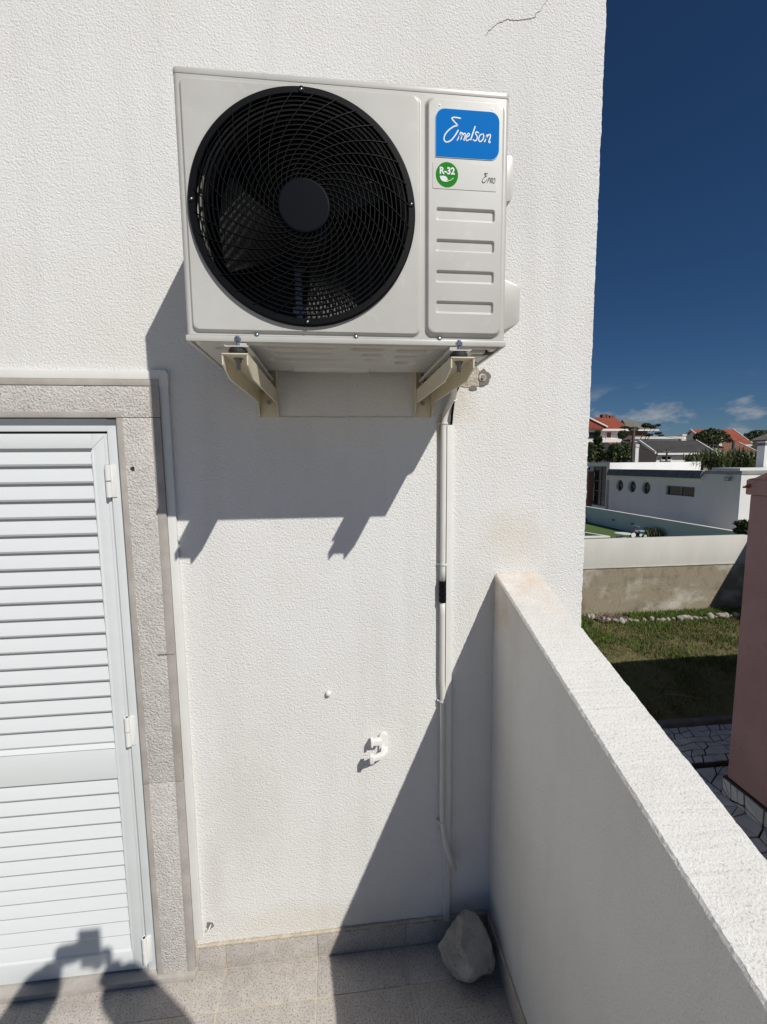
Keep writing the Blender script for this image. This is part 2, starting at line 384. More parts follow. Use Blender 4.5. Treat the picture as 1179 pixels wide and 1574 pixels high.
# ---------------------------------------------------------------- house wall (y = 0, its free corner at x = 0.867)
XE = 0.867; TOPZ = 4.6
hw = thing('house_wall', 'tall white roughcast house wall carrying the air conditioner', 'wall', (0, 0, GZ))
def jit(a, k, amp): return noise.noise(Vector((a * 37.0, k * 11.3, 3.7))) * amp
mb = MB()
xl, xd0, xd1, zd = -4.0, -1.585, -0.61, 1.99            # opening (its edges lie behind the stone surround)
def q4(x0, x1, z0, z1): mb.add([(x0, 0, z0), (x1, 0, z0), (x1, 0, z1), (x0, 0, z1)], [(0, 1, 2, 3)])
q4(xl, xd0, GZ, TOPZ); q4(xd0, xd1, zd, TOPZ); q4(xd0, xd1, GZ, 0.0); q4(xd1, 0.84, GZ, TOPZ)
zs = np.linspace(GZ, TOPZ, 900); n = len(zs); vs_ = []
for z in zs:
    e1 = jit(z * 3, 1, 0.0020) + jit(z * 0.4, 5, 0.002)
    vs_ += [(0.84, 0, z), (XE - 0.006 + e1, jit(z * 3, 2, 0.0015), z), (XE + e1, 0.006 + jit(z * 3, 3, 0.002), z), (XE, 0.04, z)]
mb.add(vs_, [(4 * i + k, 4 * i + k + 1, 4 * i + k + 5, 4 * i + k + 4) for i in range(n - 1) for k in range(3)])
mb.add([(XE, 0.04, GZ), (XE, 6.0, GZ), (XE, 6.0, TOPZ), (XE, 0.04, TOPZ)], [(0, 1, 2, 3)])
mb.add([(xl, 0, TOPZ), (XE, 0, TOPZ), (XE, 6, TOPZ), (xl, 6, TOPZ)], [(0, 1, 2, 3)])
mb.add([(xl, 6, GZ), (xl, 0, GZ), (xl, 0, TOPZ), (xl, 6, TOPZ)], [(0, 1, 2, 3)])
mb.add([(XE, 6, GZ), (xl, 6, GZ), (xl, 6, TOPZ), (XE, 6, TOPZ)], [(0, 1, 2, 3)])
mb.add([(xd0, 0, 0), (xd0, 0.2, 0), (xd0, 0.2, zd), (xd0, 0, zd)], [(0, 1, 2, 3)])
mb.add([(xd1, 0.2, 0), (xd1, 0, 0), (xd1, 0, zd), (xd1, 0.2, zd)], [(0, 1, 2, 3)])
mb.add([(xd0, 0, zd), (xd0, 0.2, zd), (xd1, 0.2, zd), (xd1, 0, zd)], [(0, 1, 2, 3)])
mb.add([(xd0, 0.2, 0), (xd1, 0.2, 0), (xd1, 0.2, zd), (xd0, 0.2, zd)], [(0, 1, 2, 3)])
mb.build('wall_face', M_wall, hw, fix=False)
def crack(pts, wd, seed):
    rnd = random.Random(seed); fine = []
    for i in range(len(pts) - 1):
        a, b = Vector((*pts[i], 0)), Vector((*pts[i + 1], 0))
        for k in range(5): fine.append(a.lerp(b, k / 5) + Vector((rnd.uniform(-1, 1), rnd.uniform(-1, 1), 0)) * 0.0028)
    fine.append(Vector((*pts[-1], 0)))
    b_ = MB(); ribbon(b_, fine, wd, -0.0012, 0.0, taper=True); b_.build('crack', M_crack, hw)
crack([(0.690, 3.225), (0.652, 3.175), (0.628, 3.147), (0.58, 3.137), (0.546, 3.136), (0.515, 3.122), (0.488, 3.10), (0.478, 3.085)], 0.0010, 1)
b_ = MB(); ribbon(b_, [Vector((x, 1.9415 + jit(x, 9, 0.0015), 0)) for x in np.linspace(-0.187, 0.262, 40)], 0.0018, -0.0012, 0.0); b_.build('seam_line', M_plaster, hw)
# broken render round the old pipe hole under the unit
rnd = random.Random(5)
def blob(cx, cz, rx, rz, n_=26, k=0.25, seed=1):
    rr = random.Random(seed); ph = [rr.uniform(0, 6.28) for _ in range(4)]
    return [(cx + rx * math.cos(a) * (1 + k * (0.5 * math.sin(3 * a + ph[0]) + 0.4 * math.sin(5 * a + ph[1]) + 0.3 * math.sin(8 * a + ph[2]))),
             cz + rz * math.sin(a) * (1 + k * (0.5 * math.sin(3 * a + ph[0]) + 0.4 * math.sin(5 * a + ph[1]) + 0.3 * math.sin(8 * a + ph[2])))) for a in [2 * math.pi * i / n_ for i in range(n_)]]
pa = MB().prism(blob(0.452, 2.072, 0.050, 0.034, seed=4), XZ, -0.0022, 0.0).build('plaster_patch', M_plaster, hw)
MB().prism(blob(0.489, 2.070, 0.020, 0.026, seed=8, k=0.2), XZ, -0.0040, 0.0).build('hole_shadow', M_crack, pa)  # flat dark blob, the shade inside the hole put in as colour
MB().ring([(0.006, -0.005), (0.012, -0.006), (0.015, -0.001), (0.006, -0.001)], (0.483, 2.069), 24).build('plug', M_plaster, pa, smooth=True)
MB().tube([(0.483, -0.009, 2.069), (0.483, -0.001, 2.069)], 0.0055, 12).build('anchor', M_bolt, pa)
MB().prism(blob(0.452, 2.036, 0.012, 0.008, seed=11), XZ, -0.003, 0.0).build('plaster_chip', M_crack, pa)
# cable hole low down beside the trunking
b_ = MB().prism(blob(-0.4825, 0.168, 0.0125, 0.0135, seed=3, k=0.2), XZ, -0.0015, 0.0).build('cable_hole', M_crack, hw)
MB().tube([(-0.478, -0.001, 0.172), (-0.484, -0.014, 0.165), (-0.492, -0.010, 0.156), (-0.497, -0.001, 0.150)], 0.0022, 8).build('wire', M_white, b_, smooth=True)

# ---------------------------------------------------------------- parapet: inner face x = 0.538, its top falls towards the viewer
XP, TP, ZP, SLP = 0.538, 0.158, 1.407, 0.3206
ys_ = np.linspace(0.0, -3.4, 520); mb = MB(); vs_ = []
for y in ys_:
    zt = ZP + SLP * y
    j = [jit(y * 4.5, k, 0.0022) + jit(y * 0.2, k + 20, 0.0015) for k in range(4)]
    yy = min(y, -0.0005)
    vs_ += [(XP, yy, GZ + 0.0), (XP, yy, zt - 0.03), (XP + j[0] * 0.5, yy, zt - 0.006 + j[1]), (XP + 0.005 + j[0], yy, zt + j[1] * 0.5),
            (XP + TP - 0.005 + j[2], yy, zt + j[3] * 0.5), (XP + TP + j[2] * 0.5, yy, zt - 0.006 + j[3]), (XP + TP, yy, zt - 0.03), (XP + TP, yy, GZ)]
mb.add(vs_, [(8 * i + k, 8 * i + k + 1, 8 * i + k + 9, 8 * i + k + 8) for i in range(len(ys_) - 1) for k in range(7)])
nn_ = len(ys_) - 1
mb.add([vs_[8 * nn_ + k] for k in range(8)], [tuple(range(8))])
pr = mb.build('parapet', M_para, smooth=False)
tag(pr, 'white roughcast terrace parapet with sloping top and rusty stain at the wall', 'parapet')

# ---------------------------------------------------------------- terrace floor, tiles, skirting
fl = box('terrace_floor', (-4.0, XP - 0.001, -3.4, 0.19, -0.35, -0.0016), M_grout); tag(fl, kind='structure')
T, TX, TY = 0.3235, -0.4305, -0.1351
tile_me = MB().box(-T / 2 + 0.0030, T / 2 - 0.0030, -T / 2 + 0.0030, T / 2 - 0.0030, -0.008, 0).mesh('tile', M_tile, bevel=0.0012)
rnd = random.Random(3)
for i in range(-4, 3):
    for j in range(-1, 7):
        x0, x1 = TX + i * T, TX + (i + 1) * T; y1, y0 = TY - j * T + 0.0, TY - (j + 1) * T
        if x0 > XP - 0.02 or y0 < -2.5: continue
        if x1 <= XP - 0.012 and y1 <= -0.012:
            o = link('tile', tile_me, fl, ((x0 + x1) / 2, (y0 + y1) / 2, rnd.uniform(-0.0006, 0.0006)))
        else:
            xx1 = min(x1, XP - 0.010) - 0.0022; yy1 = min(y1, -0.010) - 0.0022
            if xx1 - x0 < 0.02 or yy1 - y0 < 0.02: continue
            MB().box(x0 + 0.0022, xx1, y0 + 0.0022, yy1, -0.008, rnd.uniform(-0.0006, 0.0006)).build('tile', M_tile, fl, bevel=0.0012)
SK = 0.0973
sk = box('skirting', (-0.535, XP - 0.001, -0.0065, -0.0005, 0.0, SK - 0.003), M_grout); tag(sk, kind='structure')
for i in range(-1, 3):
    x0 = max(TX + i * T, -0.536) + 0.002; x1 = min(TX + (i + 1) * T, XP - 0.012) - 0.002
    if x1 - x0 > 0.03: MB().box(x0, x1, -0.0105, -0.003, 0.0012, SK - 0.008).build('tile', M_tile, sk, bevel=0.001)
# mortar bead along the top of the skirting, uneven
def bead(name, fn, n_, parent, r0):
    pts = []; rs = []
    for k in range(n_):
        p = fn(k / (n_ - 1)); pts.append(Vector(p) + Vector((jit(k * 0.13, 1, 0.0012), jit(k * 0.13, 2, 0.0012), jit(k * 0.17, 3, 0.002))))
        rs.append(r0 * (1 + jit(k * 0.21, 4, 0.7)))
    return MB().tube(pts, rs, 8).build(name, M_mortar, parent, smooth=True)
bead('mortar_bead', lambda t: (-0.533 + t * (XP - 0.008 + 0.533), -0.0045, SK - 0.003), 160, sk, 0.0062)
s2 = box('skirting_side', (XP - 0.0065, XP - 0.0005, -3.39, -0.0075, 0.0, SK - 0.003), M_grout); tag(s2, kind='structure')
for j in range(-1, 9):
    y1 = min(TY - j * T, -0.012) - 0.002; y0 = TY - (j + 1) * T + 0.002
    if y1 - y0 > 0.03: MB().box(XP - 0.0105, XP - 0.003, y0, y1, 0.0012, SK - 0.008).build('tile', M_tile, s2, bevel=0.001)
bead('mortar_bead', lambda t: (XP - 0.0045, -0.008 - t * 3.3, SK - 0.003), 260, s2, 0.0062)

# ---------------------------------------------------------------- stone door surround
XO, XI = -0.535, -0.659                                     # outer and inner edge of the right jamb
LT, LB = 2.048, 1.937                                       # lintel top and underside
ds = thing('door_surround', 'grey bush-hammered granite surround framing the louvred door', 'door surround', (-1.12, 0, 0))
YS = -0.020                                                 # its face stands 2 cm proud of the wall
XL = -1.585
def slab(x0, x1, z0, z1, name='stone_slab'):
    return MB().box(x0, x1, YS, 0.10, z0, z1).build(name, M_stone, ds, bevel=0.0015)
lint = slab(XL - 0.11, XO - 0.0, LB + 0.0005, LT, 'lintel')
j1 = slab(XI, XO, 0.742, LB - 0.0012, 'jamb_stone')
j2 = slab(XI, XO, 0.022, 0.7395, 'jamb_stone')
slab(XL - 0.11, XL, 0.022, LB - 0.0012, 'jamb_stone')
# smooth sawn margins along the edges of the slabs
for (b, par) in (((XL - 0.10, XO + 0.0015, YS - 0.0025, YS + 0.006, LT - 0.017, LT + 0.0012), lint), ((XL, XI + 0.014, YS - 0.0025, YS + 0.006, LB - 0.0002, LB + 0.017), lint),
                 ((XI - 0.0012, XI + 0.016, YS - 0.0025, YS + 0.006, 0.742, LB - 0.0014), j1), ((XI - 0.0012, XI + 0.016, YS - 0.0025, YS + 0.006, 0.022, 0.7395), j2),
                 ((XO - 0.024, XO + 0.0012, YS - 0.0025, YS + 0.006, 0.742, LB - 0.0014), j1), ((XO - 0.024, XO + 0.0012, YS - 0.0025, YS + 0.006, 0.022, 0.7395), j2),
                 ((XO - 0.024, XO + 0.0022, YS - 0.0028, YS + 0.006, LB + 0.0006, LT - 0.0178), lint)):
    MB().box(*b).build('sawn_margin', M_polish, par, bevel=0.0012)
MB().box(XL - 0.11, XO + 0.004, -0.034, 0.10, 0.0008, 0.021).build('threshold', M_polish, ds, bevel=0.002)
hp0 = at(204, 720.5, Y=YS)
rh = MB().prism(blob(hp0.x, hp0.z, 0.0062, 0.0068, 14, seed=6), XZ, YS - 0.0012, YS + 0.001).build('rust_hole', mat('rust', (0.10, 0.045, 0.012), 0.9, (0.03, 0.015, 0.006), 120), j1)
b_ = MB(); ribbon(b_, [Vector((-0.655 + 0.12 * k / 14, 1.1852 + jit(k, 7, 0.004), 0)) for k in range(8, 15)], 0.0018, YS - 0.0034, YS); b_.build('hairline_crack', M_crack, j1)
bead('mortar_joint', lambda t: (XO + 0.0035, -0.006, 0.06 + 1.98 * t), 140, ds, 0.0042)

# ---------------------------------------------------------------- louvred shutter door
YD = 0.002                                                  # outer face of the leaf
XF0, XF1 = -0.6985, XI - 0.002                           # fixed frame, right member
XS0 = -0.7490                                                # inner edge of the right stile
XA = -1.49                                                  # left stile
dr = thing('louvred_door', 'white aluminium louvred shutter door with three hinges', 'door', (-1.1, YD, 0.022))
MB().box(XF0, XF1, YD - 0.004, YD + 0.05, 0.022, LB - 0.004).build('frame_post', M_alu, dr, bevel=0.0015)
MB().box(XL + 0.004, XL + 0.042, YD - 0.004, YD + 0.05, 0.022, LB - 0.004).build('frame_post', M_alu, dr, bevel=0.0015)
MB().box(XL + 0.042, XF0, YD - 0.004, YD + 0.05, LB - 0.040, LB - 0.002).build('frame_head', M_alu, dr, bevel=0.0015)
def stile(x0, x1):
    m_ = MB().box(x0, x1, YD, YD + 0.036, 0.026, 1.8905)
    o = m_.build('stile', M_alu, dr, bevel=0.003); return o
st = stile(XS0, XF0 - 0.0035)
MB().box(XF0 - 0.0115, XF0 - 0.0038, YD - 0.003, YD + 0.001, 0.03, 1.886).build('edge_bead', M_alu, st, bevel=0.001)
MB().box(XS0 - 0.0015, XS0 + 0.004, YD - 0.002, YD + 0.001, 0.10, 1.84).build('edge_bead', M_alu, st, bevel=0.001)
stile(XL + 0.046, XA)
for z0, z1, nm in ((1.846, 1.8905, 'top_rail'), (0.752, 0.862, 'middle_rail'), (0.026, 0.102, 'bottom_rail')):
    MB().box(XA - 0.001, XS0 + 0.001, YD + 0.0015, YD + 0.034, z0, z1).build(nm, M_alu, dr, bevel=0.002)
MB().prism([(YD - 0.002, 0.1025), (YD + 0.012, 0.125), (YD + 0.030, 0.125), (YD + 0.030, 0.1025)], lambda u, v, w_: (w_, u, v), XA, XS0 - 0.001).build('drip_sill', M_alu, dr)
MB().prism([(YD - 0.002, 0.8625), (YD + 0.012, 0.882), (YD + 0.030, 0.882), (YD + 0.030, 0.8625)], lambda u, v, w_: (w_, u, v), XA, XS0 - 0.001).build('drip_sill', M_alu, dr)
PIT = 0.0537
prof = [(YD + 0.0012, 0.0048), (YD + 0.0050, -0.0015), (YD + 0.0085, -0.0010), (YD + 0.0225, 0.0585), (YD + 0.0200, 0.0600), (YD + 0.0170, 0.0585)]
og = ORG[dr]
slat_me = MB().prism(prof, lambda u, v, w_: (w_ - og.x, u - og.y, v - og.z), XA + 0.001, XS0 - 0.004).mesh('slat', M_alu)
zz = [1.794 - PIT * k for k in range(18)] + [0.6985 - PIT * k for k in range(12)]
for z in zz:
    if z < 0.095: continue
    s_ = link('slat', slat_me, dr, (0, 0, z))
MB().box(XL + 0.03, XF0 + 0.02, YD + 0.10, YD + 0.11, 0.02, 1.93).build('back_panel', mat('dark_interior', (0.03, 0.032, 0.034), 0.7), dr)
hx = XF0 - 0.004
b_ = MB(); ribbon(b_, [Vector((XS0 + 0.002, 1.847, 0)), Vector((XF0 - 0.006, 1.889, 0))], 0.0011, YD - 0.0006, YD + 0.001); b_.build('mitre_joint', mat('joint_grey', (0.4, 0.41, 0.41), 0.7), st)
for zc in (1.745, 0.922, 0.108):
    h = MB().tube([(hx, YD - 0.010, zc + 0.0015), (hx, YD - 0.010, zc + 0.050)], 0.0085, 16).build('hinge', M_white, dr, smooth=False)
    MB().tube([(hx, YD - 0.010, zc - 0.050), (hx, YD - 0.010, zc - 0.0015)], 0.0085, 16).build('knuckle', M_white, h)
    MB().tube([(hx, YD - 0.010, zc - 0.048), (hx, YD - 0.010, zc + 0.0506)], 0.0045, 10).build('pin', M_dark, h)
    MB().box(hx, hx + 0.020, YD - 0.0075, YD - 0.0035, zc - 0.050, zc + 0.050).build('leaf_plate', M_white, h, bevel=0.001)

# ---------------------------------------------------------------- cable trunking round the door
tk = thing('door_trunking', 'white plastic cable trunking running round the stone door surround', 'trunking', (-0.52, 0, 0.12))
XT0, XT1 = -0.5335, -0.5085
zt0, zt1 = 2.0515, 2.0765
MB().box(-2.4, XT1 - 0.046, -0.014, -0.0005, zt0, zt1).build('trunking_length', M_trunk, tk, bevel=0.0015)
MB().box(XT0, XT1, -0.014, -0.0005, 0.132, zt1 - 0.046).build('trunking_length', M_trunk, tk, bevel=0.0015)
el = [(XT1 - 0.048, zt0 - 0.002), (XT1 - 0.048, zt1 + 0.002)] + [(XT1 - 0.012 + 0.014 * math.sin(a), zt1 - 0.012 + 0.014 * math.cos(a)) for a in np.linspace(0, math.pi / 2, 7)] + [(XT1 + 0.002, zt1 - 0.048), (XT0 - 0.002, zt1 - 0.048), (XT0 - 0.002, zt0 - 0.006), (XT0 - 0.008, zt0 - 0.002)]
MB().prism(el, XZ, -0.0162, -0.0006).build('corner_piece', M_trunk, tk)

# ================================================================== AIR CONDITIONER
AX, AW, AZ, AH, YF, YB = -0.3262, 0.732, 2.0642, 0.555, -0.400, -0.090
AX1, AZ1 = AX + AW, AZ + AH
ac = thing('air_conditioner', 'pale grey outdoor air conditioner unit with round black fan grille', 'air conditioner', (AX + AW / 2, -0.25, AZ))
FC, FR = (-0.0592, 2.344), 0.2455
PANEL1 = (-0.3105, 0.1975, 2.0870, 2.5955, 0.014)
PANEL2 = (0.2140, 0.3905, 2.0890, 2.5935, 0.017)
SLOTS = [2.3400, 2.2730, 2.2055, 2.1380]                  # pressed slots on the service panel, lower edges
XSPLIT = 0.2057
def face(U, V):
    h = 0.0065 * step(sdf_rr(U, V, *PANEL1), 0.0060) + 0.0095 * step(sdf_rr(U, V, *PANEL2), 0.0085)
    for z in SLOTS:
        h = h - 0.0048 * step(sdf_rr(U, V, 0.2365, 0.3700, z, z + 0.0235, 0.0035), 0.0040)
    # rounded outer edges of the cover
    ex = np.minimum(np.minimum(U - AX, AX1 - U), 0.010) / 0.010
    h = h - 0.010 * (1 - np.sqrt(np.clip(1 - (1 - ex) ** 2, 0, 1)))
    return U, YF + 0.0065 - h, V
zl0, zl1 = AZ + 0.0145, AZ1 - 0.0135
ez = [zl0]
for p in (PANEL1, PANEL2):
    ez += [p[2] + k * 0.0011 for k in range(-4, 5)] + [p[3] + k * 0.0011 for k in range(-4, 5)]
for z in SLOTS: ez += [z + k * 0.001 for k in range(-3, 4)] + [z + 0.0235 + k * 0.001 for k in range(-3, 4)]
exl = [AX + 0.010 * (1 - math.cos(a)) for a in np.linspace(0, math.pi / 2, 8)] + [PANEL1[0] + k * 0.0011 for k in range(-4, 5)] + [PANEL1[1] + k * 0.0011 for k in range(-4, 5)]
exr = [AX1 - 0.010 * (1 - math.cos(a)) for a in np.linspace(0, math.pi / 2, 8)] + [PANEL2[0] + k * 0.0011 for k in range(-5, 6)] + [PANEL2[1] + k * 0.0011 for k in range(-5, 6)] + [0.2365 + k * 0.001 for k in range(-3, 4)] + [0.370 + k * 0.001 for k in range(-3, 4)]
vz = grid_lines(zl0, zl1, 0.004, ez)
height_part('front_panel', grid_lines(AX, XSPLIT, 0.004, exl), vz, face, lambda U, V: np.hypot(U - FC[0], V - FC[1]) > FR - 0.006, M_ac, ac)
svc = height_part('service_panel', grid_lines(XSPLIT, AX1, 0.004, exr), vz, face, lambda U, V: np.ones_like(U, bool), M_ac, ac)
# cabinet shell (hollow), top cover, bottom lip
MB().box(AX, AX + 0.0015, YF + 0.016, YB, AZ + 0.012, AZ1 - 0.012).build('side_panel', M_ac, ac)
MB().box(AX1 - 0.0015, AX1, YF + 0.016, YB, AZ + 0.012, AZ1 - 0.012).build('side_panel', M_ac, ac)
MB().box(XSPLIT + 0.002, XSPLIT + 0.004, YF + 0.012, YB, AZ + 0.012, AZ1 - 0.012).build('partition', M_ac, ac)
MB().prism(rrect(AX - 0.0008, AX1 + 0.0008, YF + 0.0058, YB, 0.011), lambda u, v, w_: (u, v, w_), AZ1 - 0.0130, AZ1).build('top_cover', M_ac, ac, bevel=0.003)
MB().box(AX - 0.0012, AX1 + 0.0012, YF + 0.0030, YF + 0.0100, AZ + 0.0005, AZ + 0.0138).build('bottom_lip', M_ac, ac, bevel=0.0025)
for xa_ in (AX - 0.0010, AX1 - 0.0060): MB().box(xa_, xa_ + 0.0070, YF + 0.0105, YB - 0.003, AZ + 0.0008, AZ + 0.0120).build('bottom_lip', M_ac, ac, bevel=0.002)
# inner: coil at the back, dark lining, motor bracket
bk = MB().box(AX + 0.002, XSPLIT, YB - 0.030, YB - 0.002, AZ + 0.014, AZ1 - 0.014).build('coil', M_coil, ac)
fins = MB()
for k in range(66):
    x = AX + 0.006 + k * 0.0080
    fins.box(x, x + 0.0016, YB - 0.038, YB - 0.031, AZ + 0.02, AZ1 - 0.02)
fins.build('fins', M_coil, bk)
ln = MB(); ln.box(AX + 0.002, AX + 0.0035, YF + 0.02, YB - 0.03, AZ + 0.014, AZ1 - 0.014); ln.box(AX + 0.002, XSPLIT, YF + 0.02, YB - 0.03, AZ + 0.0145, AZ + 0.016)
ln.box(AX + 0.002, XSPLIT, YF + 0.02, YB - 0.03, AZ1 - 0.016, AZ1 - 0.0145); ln.box(XSPLIT - 0.0005, XSPLIT + 0.0010, YF + 0.02, YB - 0.03, AZ + 0.014, AZ1 - 0.014)
ln.build('lining', M_acin, ac)
mbk = MB()
for x in (-0.094, -0.024): mbk.box(x - 0.009, x + 0.009, -0.176, -0.170, AZ + 0.02, AZ1 - 0.02)
mbk.box(-0.11, -0.008, -0.180, -0.1765, 2.20, 2.216)
mbk.build('motor_bracket', M_zinc, ac)
MB().tube([(FC[0], -0.225, FC[1]), (FC[0], -0.165, FC[1])], 0.048, 28).build('motor', M_bolt, ac, smooth=False)
# air guide ring behind the grille
MB().ring([(FR - 0.010, YF + 0.004), (FR - 0.014, YF + 0.030), (FR - 0.014, YF + 0.085), (FR - 0.0115, YF + 0.085), (FR - 0.0115, YF + 0.030), (FR - 0.0065, YF + 0.004)], FC, 128).build('air_guide', M_ac, ac, smooth=True)
# three-bladed fan
fan = MB().tube([(FC[0], -0.330, FC[1]), (FC[0], -0.326, FC[1]), (FC[0], -0.245, FC[1])], [0.036, 0.050, 0.052], 32).build('fan', M_blade, ac, smooth=True)
for b0 in (-86, 34, 154):
    vs_ = []; fs = []; NR, NA = 12, 16
    for i in range(NR + 1):
        r = 0.046 + (0.216 - 0.046) * i / NR; span = math.radians(44 + 8 * (i / NR)); lead = math.radians(b0 - 9 * (i / NR))
        for k in range(NA + 1):
            t = k / NA; a = lead + span * t
            y = -0.262 + 0.085 * (t - 0.5) * (1.0 - 0.2 * i / NR) - 0.010 * math.sin(math.pi * t)
            vs_.append((FC[0] + r * math.cos(a), y, FC[1] + r * math.sin(a)))
    q = len(vs_)
    vs_ += [(x, y + 0.0035, z) for x, y, z in vs_]
    for i in range(NR):
        for k in range(NA):
            a_ = i * (NA + 1) + k; f4 = (a_, a_ + 1, a_ + NA + 2, a_ + NA + 1); fs += [f4, tuple(q + v for v in reversed(f4))]
    MB().add(vs_, fs).build('blade', M_blade, fan, smooth=True, fix=False)
# grille
gr = MB().ring([(FR, YF + 0.002), (FR, YF - 0.006), (FR - 0.003, YF - 0.0095), (FR - 0.015, YF - 0.0095), (FR - 0.0165, YF - 0.007), (FR - 0.0165, YF + 0.004)], FC, 160).build('grille', M_black, ac, smooth=False)
def dome(r): return YF - 0.0060 - 0.0135 * math.sqrt(max(0.0, 1 - (r / 0.236) ** 2))
R0, R1 = 0.0555, FR - 0.0175
NRING = 17
for k in range(1, NRING + 1):
    r = R0 + (R1 - R0) * k / (NRING + 0.6); y = dome(r)
    MB().ring([(r - 0.0009, y), (r + 0.0009, y), (r + 0.0009, y + 0.0075), (r - 0.0009, y + 0.0075)], FC, 96).build('ring', M_black, gr)
rib = MB(); rv = []; NS = 22
for i in range(NS + 1):
    r = R0 - 0.004 + (FR - 0.012 - R0 + 0.004) * i / NS
    a = -0.86 * math.log(r / R0); y = dome(min(r, R1)) - 0.0014
    nx, nz = -math.sin(a - math.atan(0.86)), math.cos(a - math.atan(0.86))
    for s_, dy in ((-1, 0), (1, 0), (1, 0.0045), (-1, 0.0045)):
        rv.append((r * math.cos(a) + s_ * nx * 0.00065, y + dy, r * math.sin(a) + s_ * nz * 0.00065))
rib.add(rv, [(4 * i + j, 4 * i + (j + 1) % 4, 4 * i + 4 + (j + 1) % 4, 4 * i + 4 + j) for i in range(NS) for j in range(4)])
og = ORG[ac]
rib_me = rib.mesh('rib', M_black)
for k in range(32):
    o = link('rib', rib_me, gr, (FC[0] - og.x, -og.y, FC[1] - og.z)); o.rotation_euler = (0, math.radians(k * 360 / 32 + 4), 0)
hb = MB().tube([(FC[0], -0.4130, FC[1]), (FC[0], -0.4200, FC[1]), (FC[0], -0.4225, FC[1]), (FC[0], -0.4232, FC[1])], [0.0562, 0.0562, 0.0545, 0.0515], 64).build('hub_cap', M_hub, gr, smooth=False)
for a in (90, 270, 5, 178):
    x, z = FC[0] + (FR - 0.0085) * math.cos(math.radians(a)), FC[1] + (FR - 0.0085) * math.sin(math.radians(a))
    b_ = MB().ring([(0.0030, YF - 0.0100), (0.0062, YF - 0.0108), (0.0064, YF - 0.0090), (0.0030, YF - 0.0090)], (x, z), 20).build('screw_boss', M_black, gr, smooth=True)
    MB().tube([(x, YF - 0.0098, z), (x, YF - 0.0112, z)], [0.0032, 0.0022], 12).build('screw', M_bolt, b_, smooth=True)
for x in (-0.1739, 0.0489, 0.2450):
    MB().tube([(x, YF + 0.0060, 2.0800), (x, YF + 0.0036, 2.0800), (x, YF + 0.0020, 2.0800)], [0.0052, 0.0050, 0.0030], 16).build('screw', M_bolt, ac, smooth=True)
# pressed base pan, seen from below
EMB = [(-0.160, 0.005, -0.365, -0.345), (-0.150, 0.003, -0.318, -0.290), (-0.165, 0.030, -0.258, -0.222), (0.040, 0.130, -0.368, -0.340), (0.070, 0.128, -0.315, -0.287), (0.080, 0.130, -0.262, -0.232),
       (0.150, 0.235, -0.360, -0.335), (0.155, 0.220, -0.300, -0.280), (0.165, 0.215, -0.250, -0.200), (0.325, 0.375, -0.372, -0.350), (0.345, 0.385, -0.330, -0.312), (-0.275, -0.240, -0.350, -0.335)]
def pan(U, V):
    h = 0.010 * step(sdf_rr(U, V, AX + 0.012, AX1 - 0.012, YF + 0.014, YB - 0.012, 0.02), 0.012)
    for (a, b, c, d) in EMB: h = h - 0.0115 * step(sdf_rr(U, V, a, b, c, d, min(b - a, d - c) * 0.45), 0.007)
    h = h + 0.006 * step(sdf_rr(U, V, -0.12, 0.10, -0.150, -0.118, 0.012), 0.008)
    return U, V, AZ + 0.008 - h
height_part('base_pan', grid_lines(AX + 0.001, AX1 - 0.001, 0.003), grid_lines(YF + 0.005, YB, 0.003), pan, lambda U, V: np.hypot(U - 0.012, V + 0.105) > 0.007, M_ac, ac)
MB().tube([(0.012, -0.105, AZ + 0.004), (0.012, -0.105, AZ + 0.010)], 0.008, 16).build('drain_hole', M_dark, ac)
for (a, b, c, d) in ((0.318, 0.345, -0.292, -0.286), (0.340, 0.372, -0.265, -0.258), (0.352, 0.384, -0.246, -0.238), (0.372, 0.392, -0.355, -0.330)): MB().box(a, b, c, d, AZ - 0.0035, AZ + 0.004).build('vent_slot', M_dark, ac)
# feet rails under the pan, front to back
for xc in (-0.2090, 0.2825):
    pf = [(-0.024, 2.0418), (-0.021, 2.0412), (0.021, 2.0412), (0.024, 2.0418), (0.026, 2.0440), (0.0245, 2.0452), (0.020, 2.0440), (-0.020, 2.0440), (-0.0245, 2.0452), (-0.026, 2.0440)]
    f_ = MB().prism(pf, lambda u, v, w_: (xc + u, w_, v), -0.445, -0.070).build('foot_rail', M_ac, ac)
    MB().box(xc - 0.012, xc + 0.012, -0.395, -0.080, 2.0444, 2.0625).build('riser', M_ac, f_)
    for yy in (-0.36, -0.29, -0.22, -0.15): MB().box(xc - 0.009, xc + 0.009, yy, yy + 0.022, 2.0405, 2.0425).build('slot', M_dark, f_)
# side: handle recess and valve cover
MB().prism([(AX1, 2.418), (AX1 + 0.030, 2.426), (AX1 + 0.036, 2.440), (AX1 + 0.036, 2.522), (AX1 + 0.030, 2.530), (AX1, 2.530)], XZ, -0.335, -0.20).build('side_handle', M_ac, ac, bevel=0.003)
MB().prism([(AX1, 2.112), (AX1 + 0.052, 2.137), (AX1 + 0.060, 2.146), (AX1 + 0.060, 2.222), (AX1 + 0.052, 2.232), (AX1, 2.250)], XZ, -0.335, -0.13).build('valve_cover', M_ac, ac, bevel=0.003)
